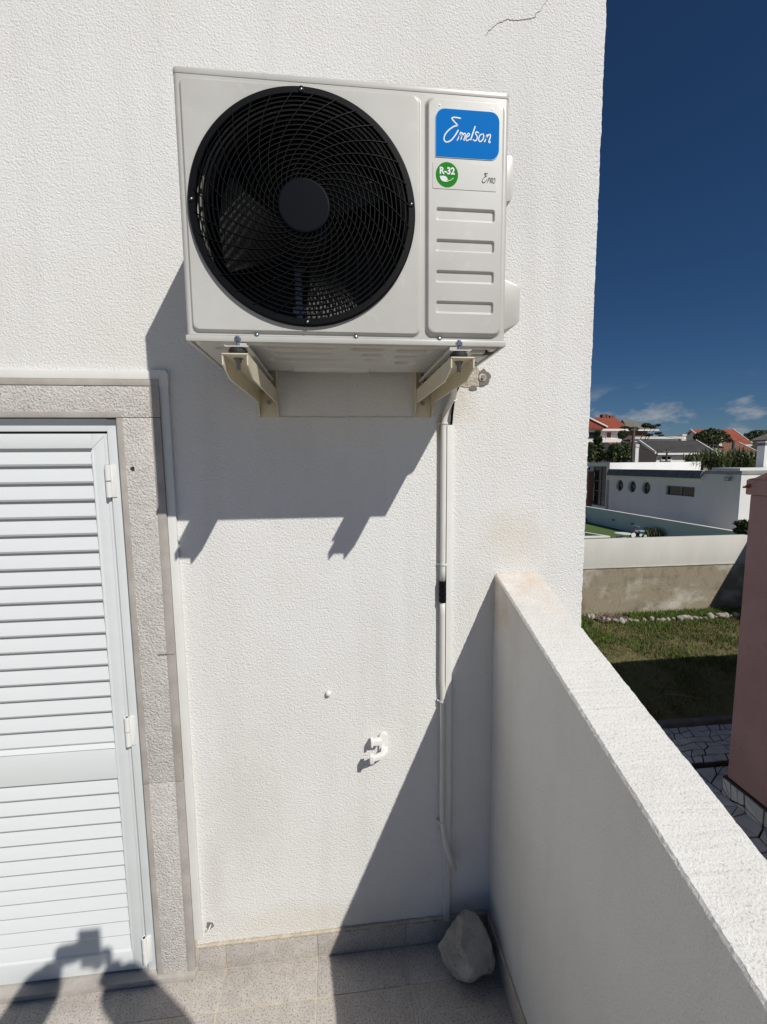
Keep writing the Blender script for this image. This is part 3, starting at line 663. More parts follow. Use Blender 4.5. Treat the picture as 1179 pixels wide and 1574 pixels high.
# printed badge, maker's lettering and refrigerant sticker
yb = YF + 0.0065 - 0.0095
bd = MB().prism(rrect(0.2322, 0.3795, 2.4692, 2.5698, 0.021, 8, (0, 1, 1, 1)), XZ, yb - 0.0012, yb + 0.0006).build('badge', M_bluerim, svc)
fld = MB().prism(rrect(0.2336, 0.3781, 2.4706, 2.5684, 0.020, 8, (0, 1, 1, 1)), XZ, yb - 0.0018, yb - 0.0006)
me = fld.mesh('badge_field', M_blue, ORG[ac]); link('badge_field', me, svc)
lt = MB(); y0, y1 = yb - 0.0022, yb - 0.0016
def wr(pts, wd, sub=6):                                    # coordinates in a 100 x 68 field, origin lower left of the badge
    ribbon(lt, catmull([(0.2336 + p[0] * 0.001445, 2.4706 + p[1] * 0.00144) for p in pts], sub), wd * 0.001445, y0, y1)
# big looping capital
wr([(38.5, 55.5), (32, 56.3), (26.5, 56), (24.6, 54.8), (26.5, 52), (32, 47), (34.2, 45.2)], 1.9)
wr([(34.2, 45.2), (28, 43.5), (20, 38), (14, 31), (12.3, 25), (14, 21.5), (18, 20.8), (24, 24), (30, 31), (35, 39)], 1.9)
# small letters, one slanted pen stroke after another
wr([(33, 23.5), (36.5, 31), (38.6, 36.5)], 1.5); wr([(36.0, 29.5), (39.5, 34.6), (41.6, 34.6), (40.4, 30), (38.6, 25)], 1.5)
wr([(40.6, 30), (44, 34.4), (46.0, 34.2), (45.0, 29), (43.6, 25.4), (45.0, 24.8)], 1.5)
wr([(47.5, 29), (51.5, 31.6), (52.6, 34), (50.6, 35), (47.4, 30.4), (47.0, 25.8), (49, 24.6), (53, 27)], 1.5)
wr([(54.2, 25.5), (57.6, 35), (61.5, 46.0)], 1.9)
wr([(67.4, 36.4), (64.0, 38.0), (62.0, 35.6), (64.6, 31.6), (64.4, 27.4), (61.2, 25.0), (58.0, 26.8)], 1.6)
wr([(73.2, 35.4), (69.6, 34.0), (67.4, 29.4), (67.8, 25.4), (70.4, 24.6), (73.8, 28.0), (75.2, 32.4), (74.4, 35.2), (72.6, 35.5)], 1.6)
wr([(76.4, 24.0), (79.0, 30.0), (80.6, 35.4)], 1.6); wr([(78.4, 28.8), (82.4, 34.4), (85.6, 35.4), (85.6, 31.6), (83.6, 26.0), (84.2, 23.8), (86.4, 25.4)], 1.6)
top = lt.mesh('lettering', M_silver, ORG[ac], fix=True); link('lettering', top, svc)
MB().prism(rrect(0.2268, 0.3740, 2.4040, 2.4590, 0.0015, 2), XZ, yb - 0.0008, yb + 0.0004).build('clear_sticker', M_clear, svc)
gc = (0.2590, 2.4335)
MB().prism([(gc[0] + 0.0255 * math.cos(2 * math.pi * k / 40), gc[1] + 0.0262 * math.sin(2 * math.pi * k / 40)) for k in range(40)], XZ, yb - 0.0013, yb - 0.0003).build('green_sticker', M_green, svc)
text_part('lettering', 'R-32', 0.0200, gc[0], gc[1] + 0.0070, yb - 0.0016, M_silver, svc, offset=0.0007, sx=0.92)
lf = MB(); lp = []
a0, a1 = Vector((gc[0] - 0.0170, gc[1] - 0.0042, 0)), Vector((gc[0] + 0.0030, gc[1] - 0.0148, 0))
for k in range(13):
    t = k / 12; p = a0.lerp(a1, t); lp.append((p.x + 0.0040 * math.sin(math.pi * t), p.y + 0.0052 * math.sin(math.pi * t)))
for k in range(1, 12):
    t = 1 - k / 12; p = a0.lerp(a1, t); lp.append((p.x - 0.0040 * math.sin(math.pi * t), p.y - 0.0046 * math.sin(math.pi * t)))
lf.prism(lp, XZ, yb - 0.0020, yb - 0.0010)
ribbon(lf, catmull([(gc[0] - 0.0010, gc[1] - 0.0120), (gc[0] + 0.0060, gc[1] - 0.0125), (gc[0] + 0.0110, gc[1] - 0.0095), (gc[0] + 0.0150, gc[1] - 0.0065)]), 0.0012, yb - 0.0020, yb - 0.0010)
lf.build('leaf_mark', M_silver, svc)
ep = MB()
def we(pts, wd=0.0010): ribbon(ep, catmull([(0.3395 + p[0] * 0.00031, 2.4195 + p[1] * 0.00031) for p in pts], 5), wd, yb - 0.0016, yb - 0.0008)
we([(44, 68), (26, 70), (20, 66), (32, 54), (36, 50)], 0.0013); we([(36, 50), (20, 44), (6, 26), (4, 12), (14, 6), (28, 14), (40, 30)], 0.0013)
we([(42, 6), (47, 24), (51, 40)]); we([(51, 40), (60, 40), (60, 30), (48, 24)])
we([(62, 6), (66, 24), (70, 40)]); we([(70, 40), (79, 40), (79, 30), (68, 24), (76, 8)])
we([(96, 40), (86, 34), (83, 18), (88, 7), (97, 12), (101, 28), (98, 39), (94, 41)])
ep.build('model_lettering', M_ink, svc)
for x in (0.2420, 0.3620): MB().tube([(x, yb + 0.0004, 2.5760), (x, yb - 0.0010, 2.5760)], 0.0016, 10).build('pin', M_bolt, svc)

# ---------------------------------------------------------------- brackets
def bracket(xc, label):
    t = thing('wall_bracket', label, 'bracket', (xc, 0, 1.940), 'steel brackets under the air conditioner')
    HW, ZT, TH = 0.0270, 2.0235, 0.0030
    MB().box(xc - HW, xc + HW, -0.465, -0.0045, ZT - TH, ZT).build('arm', M_cream, t, bevel=0.0010)
    for s_ in (-1, 1):
        xa, xb = (xc - HW, xc - HW + TH) if s_ < 0 else (xc + HW - TH, xc + HW)
        MB().prism([(-0.463, ZT - TH - 0.0002), (-0.463, ZT - 0.024), (-0.405, ZT - 0.043), (-0.0045, ZT - 0.043), (-0.0045, ZT - TH - 0.0002)], lambda u, v, w_: (w_, u, v), xa, xb).build('arm_web', M_cream, t)
    MB().box(xc - HW + 0.0005, xc + HW - 0.0005, -0.0040, -0.0006, 1.940, 2.0950).build('wall_plate', M_cream, t)
    for s_ in (-1, 1):
        xa, xb = (xc - HW - 0.0026, xc - HW - 0.0002) if s_ < 0 else (xc + HW + 0.0002, xc + HW + 0.0026)
        MB().prism([(-0.0007, 1.940), (-0.012, 1.940), (-0.040, ZT - 0.05), (-0.040, 2.0950), (-0.0007, 2.0950)], lambda u, v, w_: (w_, u, v), xa, xb).build('plate_flange', M_cream, t)
    for yc in (-0.430, -0.110):
        MB().tube([(xc, yc, ZT), (xc, yc, ZT + 0.004), (xc, yc, ZT + 0.013), (xc, yc, ZT + 0.0175)], [0.018, 0.020, 0.020, 0.015], 20).build('rubber_pad', M_rubber, t, smooth=True)
        b_ = MB().tube([(xc, yc, ZT - 0.028), (xc, yc, ZT + 0.044)], 0.0042, 12).build('bolt', M_bolt, t)
        MB().tube([(xc, yc, ZT - 0.0052), (xc, yc, ZT - 0.0032)], 0.0105, 16).build('washer', M_bolt, b_)
        MB().tube([(xc, yc, ZT - 0.0125), (xc, yc, ZT - 0.0054)], 0.0075, 6).build('nut', M_bolt, b_)
        MB().tube([(xc, yc, ZT + 0.0325), (xc, yc, ZT + 0.0400)], 0.0078, 6).build('nut', M_zinc, b_)
    for zc in (2.075, 1.985): MB().tube([(xc, -0.0042, zc), (xc, -0.012, zc)], 0.0065, 6).build('wall_bolt', M_bolt, t)
bracket(-0.2090, 'cream steel bracket under the left, fan end of the unit')
bracket(0.2825, 'cream steel bracket under the right, badge end of the unit')

# ---------------------------------------------------------------- pipe trunking, drain hose, black cable
dt = thing('pipe_trunking', 'narrow white plastic trunking standing on the skirting behind the drain hose', 'trunking', (0.375, 0, 0.10))
MB().box(0.3640, 0.3835, -0.0150, -0.0006, 0.088, 1.9150).build('trunking_length', M_trunk, dt, bevel=0.0012)
MB().box(0.3622, 0.3640, -0.0165, -0.0006, 0.090, 1.9145).build('trunking_lip', M_trunk, dt)
hs = thing('drain_hose', 'white drain hose tied along the trunking with black coupling halfway', 'hose', (0.347, 0, 0.33))
HX, HY, HR = 0.3500, -0.0135, 0.0098
def hp(z): return (HX + jit(z * 0.06, 31, 0.0016) + (0.003 if z < 1.0 else 0.0), HY, z)
up_ = [(0.352, -0.125, 2.030), (0.360, -0.105, 2.020), (0.368, -0.070, 2.005), (0.368, -0.035, 1.988), (0.360, -0.018, 1.965), (0.3535, HY, 1.935)]
MB().tube(up_ + [hp(z) for z in np.linspace(1.91, 1.389, 14)], HR, 14).build('upper_hose', M_hose, hs, smooth=True)
MB().tube([hp(z) for z in np.linspace(1.3185, 0.52, 18)] + [(0.3545, -0.014, 0.49), (0.358, -0.016, 0.455), (0.366, -0.020, 0.405), (0.379, -0.025, 0.360), (0.396, -0.030, 0.316)], [HR] * 20 + [0.0102, 0.0105, 0.0108], 14).build('lower_hose', M_hose, hs, smooth=True)
MB().tube([hp(z) for z in np.linspace(1.391, 1.317, 9)], [HR + 0.0022 + (0.0012 if k % 2 else 0) for k in range(9)], 16).build('coupling', M_black, hs)
for z in (1.918, 1.447, 0.957, 0.494):
    c_ = MB().ring([(HR + 0.0004, 0), (HR + 0.0026, 0), (HR + 0.0026, 0.004), (HR + 0.0004, 0.004)], (0, 0), 20)
    c_.v = [(HX + 0.002 + p[0], HY + p[2], z + p[1]) for p in c_.v]
    o = c_.build('pipe_clip', M_white, hs)
    MB().box(HX - 0.016, HX - 0.008, -0.010, -0.0008, z, z + 0.004).build('clip_ear', M_white, o)
cbk = MB().tube([(0.395, -0.10, 2.058), (0.391, -0.06, 2.040), (0.386, -0.022, 2.015), (0.383, -0.012, 1.985), (0.379, -0.012, 1.950), (0.3765, -0.010, 1.913)], 0.0042, 10).build('black_cable', M_black, smooth=True)
tag(cbk, 'short black cable dropping from the unit into the white trunking', 'cable')
tie = MB().tube([(0.355, -0.030, 1.984), (0.366, -0.034, 1.986), (0.380, -0.028, 1.990), (0.394, -0.020, 1.996)], 0.0022, 6).build('cable_tie', M_white, smooth=True)
tag(tie, 'white cable tie round hose and black cable beneath the right bracket', 'cable tie')

# ---------------------------------------------------------------- small fixings on the wall
FLAT0 = lambda u, v, w_: (u, v, w_)
hk = thing('wall_holder', 'small white plastic holder with two pegs low on the wall', 'wall holder', (0.142, 0, 0.76))
MB().prism(rrect(0.1265, 0.1565, 0.762, 0.851, 0.0145, 8, (0, 0, 1, 1)), XZ, -0.010, -0.0005).build('back_plate', M_white, hk, bevel=0.0018)
p_ = MB().prism(rrect(0.100, 0.134, 0.8225, 0.8405, 0.005, 4), XZ, -0.034, -0.012).build('peg', M_white, hk, bevel=0.002)
MB().box(0.0965, 0.1035, -0.038, -0.010, 0.8190, 0.8425).build('peg_stop', M_white, p_, bevel=0.0018)
p_ = MB().prism([(0.1560, -0.0095), (0.1340, -0.0095), (0.1300, -0.034), (0.1020, -0.048), (0.1020, -0.064), (0.1380, -0.052), (0.1530, -0.038)], FLAT0, 0.7850, 0.8010).build('peg', M_white, hk, bevel=0.002)
MB().box(0.0900, 0.1035, -0.068, -0.046, 0.7800, 0.8080).build('peg_stop', M_white, p_, bevel=0.002)
for z in (0.806, 0.797): MB().tube([(0.1500, -0.0108, z), (0.1500, -0.0095, z)], 0.0012, 8).build('screw_hole', M_dark, hk)
nb = MB().tube([(-0.0455, -0.0005, 1.0085), (-0.0455, -0.008, 1.0085), (-0.0455, -0.0125, 1.0085), (-0.0455, -0.0140, 1.0085)], [0.0100, 0.0098, 0.0072, 0.0025], 20).build('round_stud', M_white, smooth=True)
tag(nb, 'tiny round white plastic stud alone in the middle of the wall', 'stud')

# ---------------------------------------------------------------- the loose stone in the corner
def rock(name, seed, loc, dims, m, sub=4, rough=0.16, cuts=9, rot=0.0):
    bm = bmesh.new(); bmesh.ops.create_icosphere(bm, subdivisions=sub, radius=1.0)
    rr = random.Random(seed)
    pl = [(Vector((rr.gauss(0, 1), rr.gauss(0, 1), rr.gauss(0, 1))).normalized(), rr.uniform(0.66, 0.9)) for _ in range(cuts)]
    off = Vector((rr.uniform(0, 50), rr.uniform(0, 50), rr.uniform(0, 50)))
    for v in bm.verts:
        p = v.co.copy()
        for nn2, dd in pl:
            e2 = p.dot(nn2) - dd
            if e2 > 0: p -= nn2 * e2 * 0.92
        p *= 1 + rough * noise.fractal(p * 1.6 + off, 1.0, 2.2, 4)
        v.co = Vector((p.x * dims[0], p.y * dims[1], p.z * dims[2]))
    bmesh.ops.rotate(bm, verts=bm.verts, cent=(0, 0, 0), matrix=Matrix.Rotation(rot, 3, 'Y'))
    zmin = min(v.co.z for v in bm.verts)
    for v in bm.verts: v.co.z -= zmin
    me = bpy.data.meshes.new(name); bm.to_mesh(me); bm.free()
    me.polygons.foreach_set('use_smooth', [True] * len(me.polygons)); me.set_sharp_from_angle(angle=math.radians(28)); me.materials.append(m)
    return link(name, me, None, loc)
rk = rock('stone', 53, (0.430, -0.116, 0.0), (0.098, 0.084, 0.104), M_rock, sub=5, rough=0.17, cuts=12, rot=0.10)
tag(rk, 'fist-broad grey limestone lump lying in the terrace corner', 'stone')

# ================================================================== GARDEN BEHIND THE HOUSE
rnd = random.Random(21)
def inst(me, name, parent, loc, rz=0.0, sc=(1, 1, 1)):
    o = link(name, me, parent, loc); o.rotation_euler = (0, 0, rz); o.scale = sc; return o
soil = MB().add([(0.92, 4.92, GZ + 0.004), (14.5, 4.92, GZ + 0.004), (14.5, 10.02, GZ + 0.004), (0.92, 10.02, GZ + 0.004)], [(0, 1, 2, 3)]).build('garden_soil', M_soil, fix=False)
tag(soil, kind='structure')

def blades(name, n_, place, hmin, hmax, wd, mats, seed, lean=0.5, label=None, cat=None, base=GZ):
    """many single grass blades as one mesh; place(rng) -> (x, y, vigour 0..1, material index)"""
    rg = np.random.default_rng(seed); V = []; F = []; MI = []
    P = place(rg, n_); x, y, g, mi = P; n2 = len(x)
    h = hmin + (hmax - hmin) * g * rg.uniform(0.5, 1.0, n2); a = rg.uniform(0, 6.283, n2); l = rg.uniform(0.1, lean, n2) * h; b = rg.uniform(0, 6.283, n2)
    dx, dy = np.cos(a) * wd / 2, np.sin(a) * wd / 2; lx, ly = np.cos(b) * l, np.sin(b) * l
    z0 = np.full(n2, base)
    V = np.stack([np.stack([x - dx, y - dy, z0], -1), np.stack([x + dx, y + dy, z0], -1), np.stack([x + lx * 0.4 + dx * 0.7, y + ly * 0.4 + dy * 0.7, z0 + h * 0.6], -1),
                  np.stack([x + lx * 0.4 - dx * 0.7, y + ly * 0.4 - dy * 0.7, z0 + h * 0.6], -1), np.stack([x + lx, y + ly, z0 + h], -1)], 1).reshape(-1, 3)
    i = np.arange(n2) * 5
    faces = np.concatenate([np.stack([i, i + 1, i + 2, i + 3], -1)]).tolist() + np.stack([i + 3, i + 2, i + 4], -1).tolist()
    me = bpy.data.meshes.new(name); me.from_pydata(V.tolist(), [], faces)
    for m_ in mats: me.materials.append(m_)
    me.polygons.foreach_set('material_index', np.concatenate([mi, mi]).astype(np.int32).tolist())
    o = link(name, me); tag(o, label, cat, kind='stuff'); return o
M_g1 = mat('grass_green', (0.10, 0.16, 0.02), 0.75, (0.13, 0.18, 0.028), 9)
M_g2 = mat('grass_dry', (0.17, 0.135, 0.062), 0.85, (0.12, 0.105, 0.045), 9)
M_g3 = mat('grass_dark', (0.05, 0.085, 0.014), 0.75)
def lawn_place(rg, n_):
    x = rg.uniform(3.2, 13.5, n_); y = rg.uniform(4.95, 10.0, n_)
    f = np.array([noise.noise(Vector((a * 0.9, b * 0.9, 2.0))) + 0.5 * noise.noise(Vector((a * 3.1, b * 3.1, 5.0))) for a, b in zip(x, y)])
    strip = (y > 9.32)
    near = np.clip((y - 7.2) / 2.2, 0, 1)
    grn = f + 0.55 * near + 0.7 * strip - 0.02
    keep = (rg.uniform(0, 1, n_) < np.clip(0.45 + grn, 0.18, 1)) & ~((x < 8.05) & (x > 6.9) & (y > 9.35) & (y < 9.95))
    mi = np.where(grn + rg.normal(0, 0.28, n_) > 0.28, np.where(rg.uniform(0, 1, n_) < 0.3, 2, 0), 1)
    g = np.clip(0.4 + 0.5 * grn + 0.35 * strip, 0.2, 1)
    return x[keep], y[keep], g[keep], mi[keep]
blades('garden_grass', 80000, lawn_place, 0.03, 0.15, 0.016, [M_g1, M_g2, M_g3], 4, 0.9, 'patchy green and straw-coloured grass in the garden below the parapet', 'grass')

# garden wall at y = 10.1: stained concrete below, white plaster above with a ledge
M_conc = mat('stained_concrete', (0.29, 0.25, 0.18), 0.95, (0.50, 0.47, 0.41), 0.9, detail=10, lo=0.50, hi=0.66, stretch=(1, 1, 1.5), fleck=(0.14, 0.12, 0.085), fscale=2.6, flo=0.50, fhi=0.80, bump=0.5, bscale=18, bdetail=6, bdist=0.02)
M_gw = mat('weathered_plaster', (0.66, 0.645, 0.60), 0.9, (0.56, 0.545, 0.50), 1.6, detail=8, lo=0.3, hi=0.75, stretch=(1.0, 1, 0.4), bump=0.2, bscale=30)
M_house = mat('house_paint', (0.76, 0.755, 0.74), 0.85, (0.69, 0.685, 0.665), 0.7, detail=7, stretch=(1, 1, 0.35))
gw = thing('garden_wall', 'long boundary wall, white plaster above stained bare concrete', 'wall', (8, 10.1, GZ))
MB().box(0.5, 16.0, 10.10, 10.32, GZ, -1.235).build('lower_wall', M_conc, gw)
MB().box(0.5, 16.0, 10.075, 10.345, -1.235, -1.205).build('ledge', mat('ledge_cement', (0.45, 0.42, 0.36), 0.9, (0.6, 0.57, 0.52), 2), gw, bevel=0.008)
MB().box(0.5, 16.0, 10.09, 10.33, -1.2048, -0.405).build('upper_wall', M_gw, gw, bevel=0.01)

# border of pale stones in the lawn, each one its own
stone_ms = []
for k in range(4):
    o = rock('border_stone', 40 + k, (0, 0, -50), (0.085, 0.065, 0.075), mat('pale_stone', (0.46, 0.42, 0.37), 0.9, (0.20, 0.175, 0.145), 5, detail=6), sub=2, rough=0.18, cuts=7)
    stone_ms.append(o.data); bpy.data.objects.remove(o)
bx = [6.98, 7.06, 7.16, 7.27, 7.38, 7.50, 7.62, 7.76, 7.92, 8.08, 8.32, 8.52, 8.70, 8.86, 9.02, 9.20, 9.36, 9.52, 9.66, 9.82, 9.98, 10.14, 10.30, 10.46, 10.62, 10.78, 10.94, 11.10]
for k, x in enumerate(bx):
    y = 9.32 + (0.52 - 0.085 * k if k < 6 else 0.02) + rnd.uniform(-0.03, 0.03) + 0.0 * x
    o = link('border_stone', stone_ms[k % 4], None, (x, y, GZ + 0.0)); s_ = rnd.uniform(0.55, 1.35)
    o.scale = (s_ * rnd.uniform(0.7, 1.4), s_, s_ * rnd.uniform(0.6, 1.3)); o.rotation_euler = (0, 0, rnd.uniform(0, 6))
    tag(o, 'pale stone at the left end of the border row beside the bark chips' if k == 0 else 'last pale stone of the border row, next to the pink house' if k == len(bx) - 1 else 'pale fist-sized stone inside the border row edging the garden grass', 'stone', 'border stones across the garden grass')
bm_ = MB()
for k in range(420):
    x, y = rnd.uniform(7.12, 8.0), rnd.uniform(9.40, 9.92); a = rnd.uniform(0, 3.14); l_ = rnd.uniform(0.03, 0.07); z = GZ + 0.02 + rnd.uniform(0, 0.05)
    c, s_ = math.cos(a) * l_, math.sin(a) * l_
    bm_.add([(x - c - s_ * .3, y - s_ + c * .3, z), (x - c + s_ * .3, y - s_ - c * .3, z + .01), (x + c + s_ * .3, y + s_ - c * .3, z + rnd.uniform(-.02, .03)), (x + c - s_ * .3, y + s_ + c * .3, z + .015)], [(0, 1, 2, 3)])
o = bm_.build('bark_chips', mat('bark', (0.13, 0.085, 0.07), 0.9, (0.20, 0.15, 0.13), 20), fix=False)
tag(o, 'purple-brown bark chips heaped at the left end of the stone border', 'bark chips', kind='stuff')
st_ = MB().tube([(6.05, 5.75, GZ + 0.05), (6.35, 5.62, GZ + 0.06), (6.62, 5.50, GZ + 0.045)], [0.012, 0.011, 0.007], 6).build('stick', mat('dry_wood', (0.22, 0.17, 0.11), 0.9))
tag(st_, 'thin dry stick lying on the shaded grass', 'stick')

# crazy paving: an upper strip beside the lawn, a lower path beside the pink house
M_pav = mat('paving_stone', (0.58, 0.57, 0.56), 0.8, (0.40, 0.40, 0.41), 3, detail=7, bump=0.4, bscale=25)
M_pmor = mat('paving_joint', (0.035, 0.032, 0.03), 0.95)
def crazy(name, x0, x1, y0, y1, z, fn, parent, seed, nx, ny):
    rr = random.Random(seed)
    def P(i, j):
        h = random.Random(seed * 977 + i * 131 + j * 17)
        return Vector((x0 + (x1 - x0) * (i + (h.uniform(-.36, .36) if 0 < i < nx else 0)) / nx, y0 + (y1 - y0) * (j + (h.uniform(-.33, .33) if 0 < j < ny else 0)) / ny))
    for i in range(nx):
        for j in range(ny):
            q = [P(i, j), P(i + 1, j), P(i + 1, j + 1), P(i, j + 1)]
            pieces = [q]
            r_ = rr.random()
            if r_ < 0.30: pieces = [[q[0], q[1], q[2]], [q[0], q[2], q[3]]]
            elif r_ < 0.45:
                m1, m2 = q[0].lerp(q[1], rr.uniform(.3, .7)), q[3].lerp(q[2], rr.uniform(.3, .7)); pieces = [[q[0], m1, m2, q[3]], [m1, q[1], q[2], m2]]
            for pc in pieces:
                c = sum(pc, Vector((0, 0))) / len(pc); gap = 0.017
                pp = [p + (c - p).normalized() * min(gap, (c - p).length * 0.45) for p in pc]
                MB().prism([(p.x, p.y) for p in pp], fn, z, z + 0.014 + rr.uniform(0, 0.006)).build('slab', M_pav, parent)
FLAT = lambda u, v, w_: (u, v, w_)
pv = box('paving', (0.9, 7.6, 3.95, 4.80, GZ - 0.34, GZ + 0.010), M_pmor); tag(pv, kind='structure')
crazy('slab', 3.6, 7.5, 3.97, 4.79, GZ + 0.008, FLAT, pv, 5, 21, 6)
tag(box('lawn_kerb', (0.9, 7.6, 4.80, 4.92, GZ - 0.1, GZ + 0.09), mat('kerb_concrete', (0.16, 0.155, 0.14), 0.95, (0.11, 0.105, 0.095), 6), bevel=0.01), kind='structure')
lp_ = box('lower_path', (0.9, 7.6, -4.0, 3.948, -3.35, -2.652), M_pmor); tag(lp_, kind='structure')
crazy('slab', 3.2, 5.05, 2.2, 3.94, -2.654, FLAT, lp_, 9, 8, 8)
crazy('slab', 5.06, 7.5, 3.51, 3.94, -2.654, FLAT, lp_, 11, 9, 2)

# pink house beside the garden: corner at (5.1, 3.46)
M_pink = mat('pink_render', (0.42, 0.265, 0.255), 0.9, (0.34, 0.205, 0.198), 1.1, detail=8, fleck=(0.25, 0.14, 0.13), fscale=5, flo=0.62, fhi=0.78, bump=0.35, bscale=60, bdetail=5, bdist=0.006)
ph = thing('pink_house', 'dull pink rendered house with stone plinth right of the parapet', 'house', (5.1, 3.4, -2.97))
PX, PY = 5.10, 3.46
MB().box(PX, 11.8, -4.6, PY, -2.40, 1.37).build('wall_face', M_pink, ph, bevel=0.012)
MB().box(PX - 0.03, 11.8, -4.6, PY + 0.03, -2.97, -2.405).build('plinth_core', M_pmor, ph)
crazy('slab', 1.6, PY + 0.02, -2.955, -2.415, PX - 0.029, lambda u, v, w_: (2 * (PX - 0.029) - w_, u, v), ph, 14, 11, 3)
crazy('slab', PX, 7.2, -2.955, -2.415, PY + 0.029, lambda u, v, w_: (u, w_, v), ph, 15, 6, 2)
# top: overhanging band, a low roof and a tile nose
MB().box(PX - 0.04, 11.9, -4.7, PY + 0.035, 1.372, 1.562).build('cornice', M_pink, ph, bevel=0.02)
MB().prism([(PY + 0.03, 1.564), (PY - 0.08, 1.585), (PY - 0.20, 1.64), (PY - 0.40, 1.74), (PY - 1.2, 1.95), (-4.7, 1.95), (-4.7, 1.564)], lambda u, v, w_: (w_, u, v), PX - 0.036, 8.45).build('parapet_gable', M_pink, ph)
MB().prism([(PY + 0.07, 1.562), (PY - 0.3, 1.60), (-4.7, 1.60), (-4.7, 1.562)], lambda u, v, w_: (w_, u, v), 8.45, 11.85).build('flat_roof', M_pink, ph)
M_rt = mat('roof_tile', (0.34, 0.105, 0.055), 0.85, (0.26, 0.08, 0.045), 6, detail=6)
MB().tube([(PX - 0.125, PY - 0.02, 1.468), (PX - 0.03, PY - 0.02, 1.484)], [0.012, 0.026], 10).build('drain_tile', M_rt, ph)
# side wall closing the garden on the right
sw = thing('side_wall', 'plain side wall closing the garden behind the pink house', 'wall', (13.2, 7, GZ))
MB().box(13.2, 13.42, 3.6, 10.07, GZ, 1.55).build('wall_face', M_gw, sw, bevel=0.01)

# ================================================================== NEIGHBOURING PLOT
M_turf = mat('green_turf', (0.085, 0.145, 0.03), 0.9, (0.065, 0.12, 0.024), 3, detail=6, bump=0.4, bscale=60)
tf = MB().add([(8.0, 15.0, GZ + 0.008), (18.35, 15.0, GZ + 0.008), (18.35, 40.0, GZ + 0.008), (8.0, 40.0, GZ + 0.008)], [(0, 1, 2, 3)]).build('lawn', M_turf, fix=False)
tag(tf, kind='structure')
sp_ = thing('sand_pit', 'kerbed brown bed cut into the bright lawn', 'flower bed', (14.5, 24, GZ))
MB().add([(11.0, 22.55, GZ + 0.03), (15.5, 22.55, GZ + 0.03), (14.0, 26.6, GZ + 0.03), (11.0, 26.6, GZ + 0.03)], [(0, 1, 2, 3)]).build('soil', mat('bed_soil', (0.085, 0.045, 0.03), 0.95), sp_, fix=False)
MB().prism([(10.8, 22.3), (15.85, 22.3), (15.55, 22.56), (10.8, 22.56)], FLAT, GZ, GZ + 0.09).build('kerb', M_house, sp_)
MB().prism([(15.56, 22.57), (15.87, 22.32), (14.25, 26.9), (14.0, 26.9)], FLAT, GZ, GZ + 0.09).build('kerb', M_house, sp_)

WX = 18.35                                                # low wall in front of the white house
lw = thing('low_wall', 'low grey-white wall with thin cap along the bright lawn', 'wall', (WX, 25, GZ))
MB().box(WX, WX + 0.16, 15.2, 44.0, GZ, -1.50).build('wall_face', M_house, lw)
MB().box(WX - 0.03, WX + 0.19, 15.2, 44.0, -1.498, -1.455).build('cap', M_house, lw)
mbv = MB()
for yv in (25.6, 23.7): MB().box(WX - 0.012, WX + 0.01, yv, yv + 0.34, -2.10, -2.00).build('wall_vent', M_crack, lw)

HX2 = 21.0                                               # facade plane of the white house
Q = lambda px, py: at(px, py, X=HX2)
wh = thing('white_house', 'low white flat-roofed house with three porthole windows', 'house', (20, 22, GZ))
yc = Q(1139, 740).y                                       # near corner
yfar = Q(937, 735).y
zs_ = lambda z: CAM.z - (CAM.z - z) * HX2 / 18.6     # heights follow the facade's distance
zr = zs_(1.16)
def wall_with_holes(y0, y1, z0, z1, rects, rounds):
    """facade sheet with real openings (even grid, cells inside an opening left out, recess behind)"""
    ys_ = sorted({y0, y1} | {r_[0] for r_ in rects} | {r_[1] for r_ in rects}); zs_ = sorted({z0, z1} | {r_[2] for r_ in rects} | {r_[3] for r_ in rects})
    m_ = MB()
    for a, b in zip(ys_, ys_[1:]):
        for c, d in zip(zs_, zs_[1:]):
            cy_, cz_ = (a + b) / 2, (c + d) / 2
            if any(r_[0] < cy_ < r_[1] and r_[2] < cz_ < r_[3] for r_ in rects): continue
            hit = [p for p in rounds if a <= p[0] <= b and c <= p[1] <= d]
            m_.add([(HX2, b, c), (HX2, a, c), (HX2, a, d), (HX2, b, d)], [(0, 1, 2, 3)])
    return m_
wp = Q(1024, 746); wq = Q(1067, 764)
rects = [(wq.y, wp.y, wq.z, wp.z)]
rr_ = []
for (px, py) in ((952.5, 746), (971.5, 748), (993, 750)):
    c = Q(px, py); rr_.append((c.y, c.z, 0.42))
# square cells with a round hole in each
cells = [(y - 0.6, y + 0.6, z - 0.6, z + 0.6) for y, z, r_ in rr_]
m_ = wall_with_holes(yc, yfar, GZ, zr, rects + cells, [])
for (y, z, r_), ce in zip(rr_, cells):
    n_ = 32; inn = [(y + r_ * math.cos(2 * math.pi * k / n_), z + r_ * math.sin(2 * math.pi * k / n_)) for k in range(n_)]
    outp = []
    for k in range(n_):
        a = 2 * math.pi * k / n_; s_ = 0.6 / max(abs(math.cos(a)), abs(math.sin(a))); outp.append((y + s_ * math.cos(a), z + s_ * math.sin(a)))
    m_.add([(HX2, a, b) for a, b in inn] + [(HX2, a, b) for a, b in outp] + [(HX2 + 0.22, a, b) for a, b in inn],
           [(k, (k + 1) % n_, n_ + (k + 1) % n_, n_ + k) for k in range(n_)] + [((k + 1) % n_, k, 2 * n_ + k, 2 * n_ + (k + 1) % n_) for k in range(n_)])
r_ = rects[0]
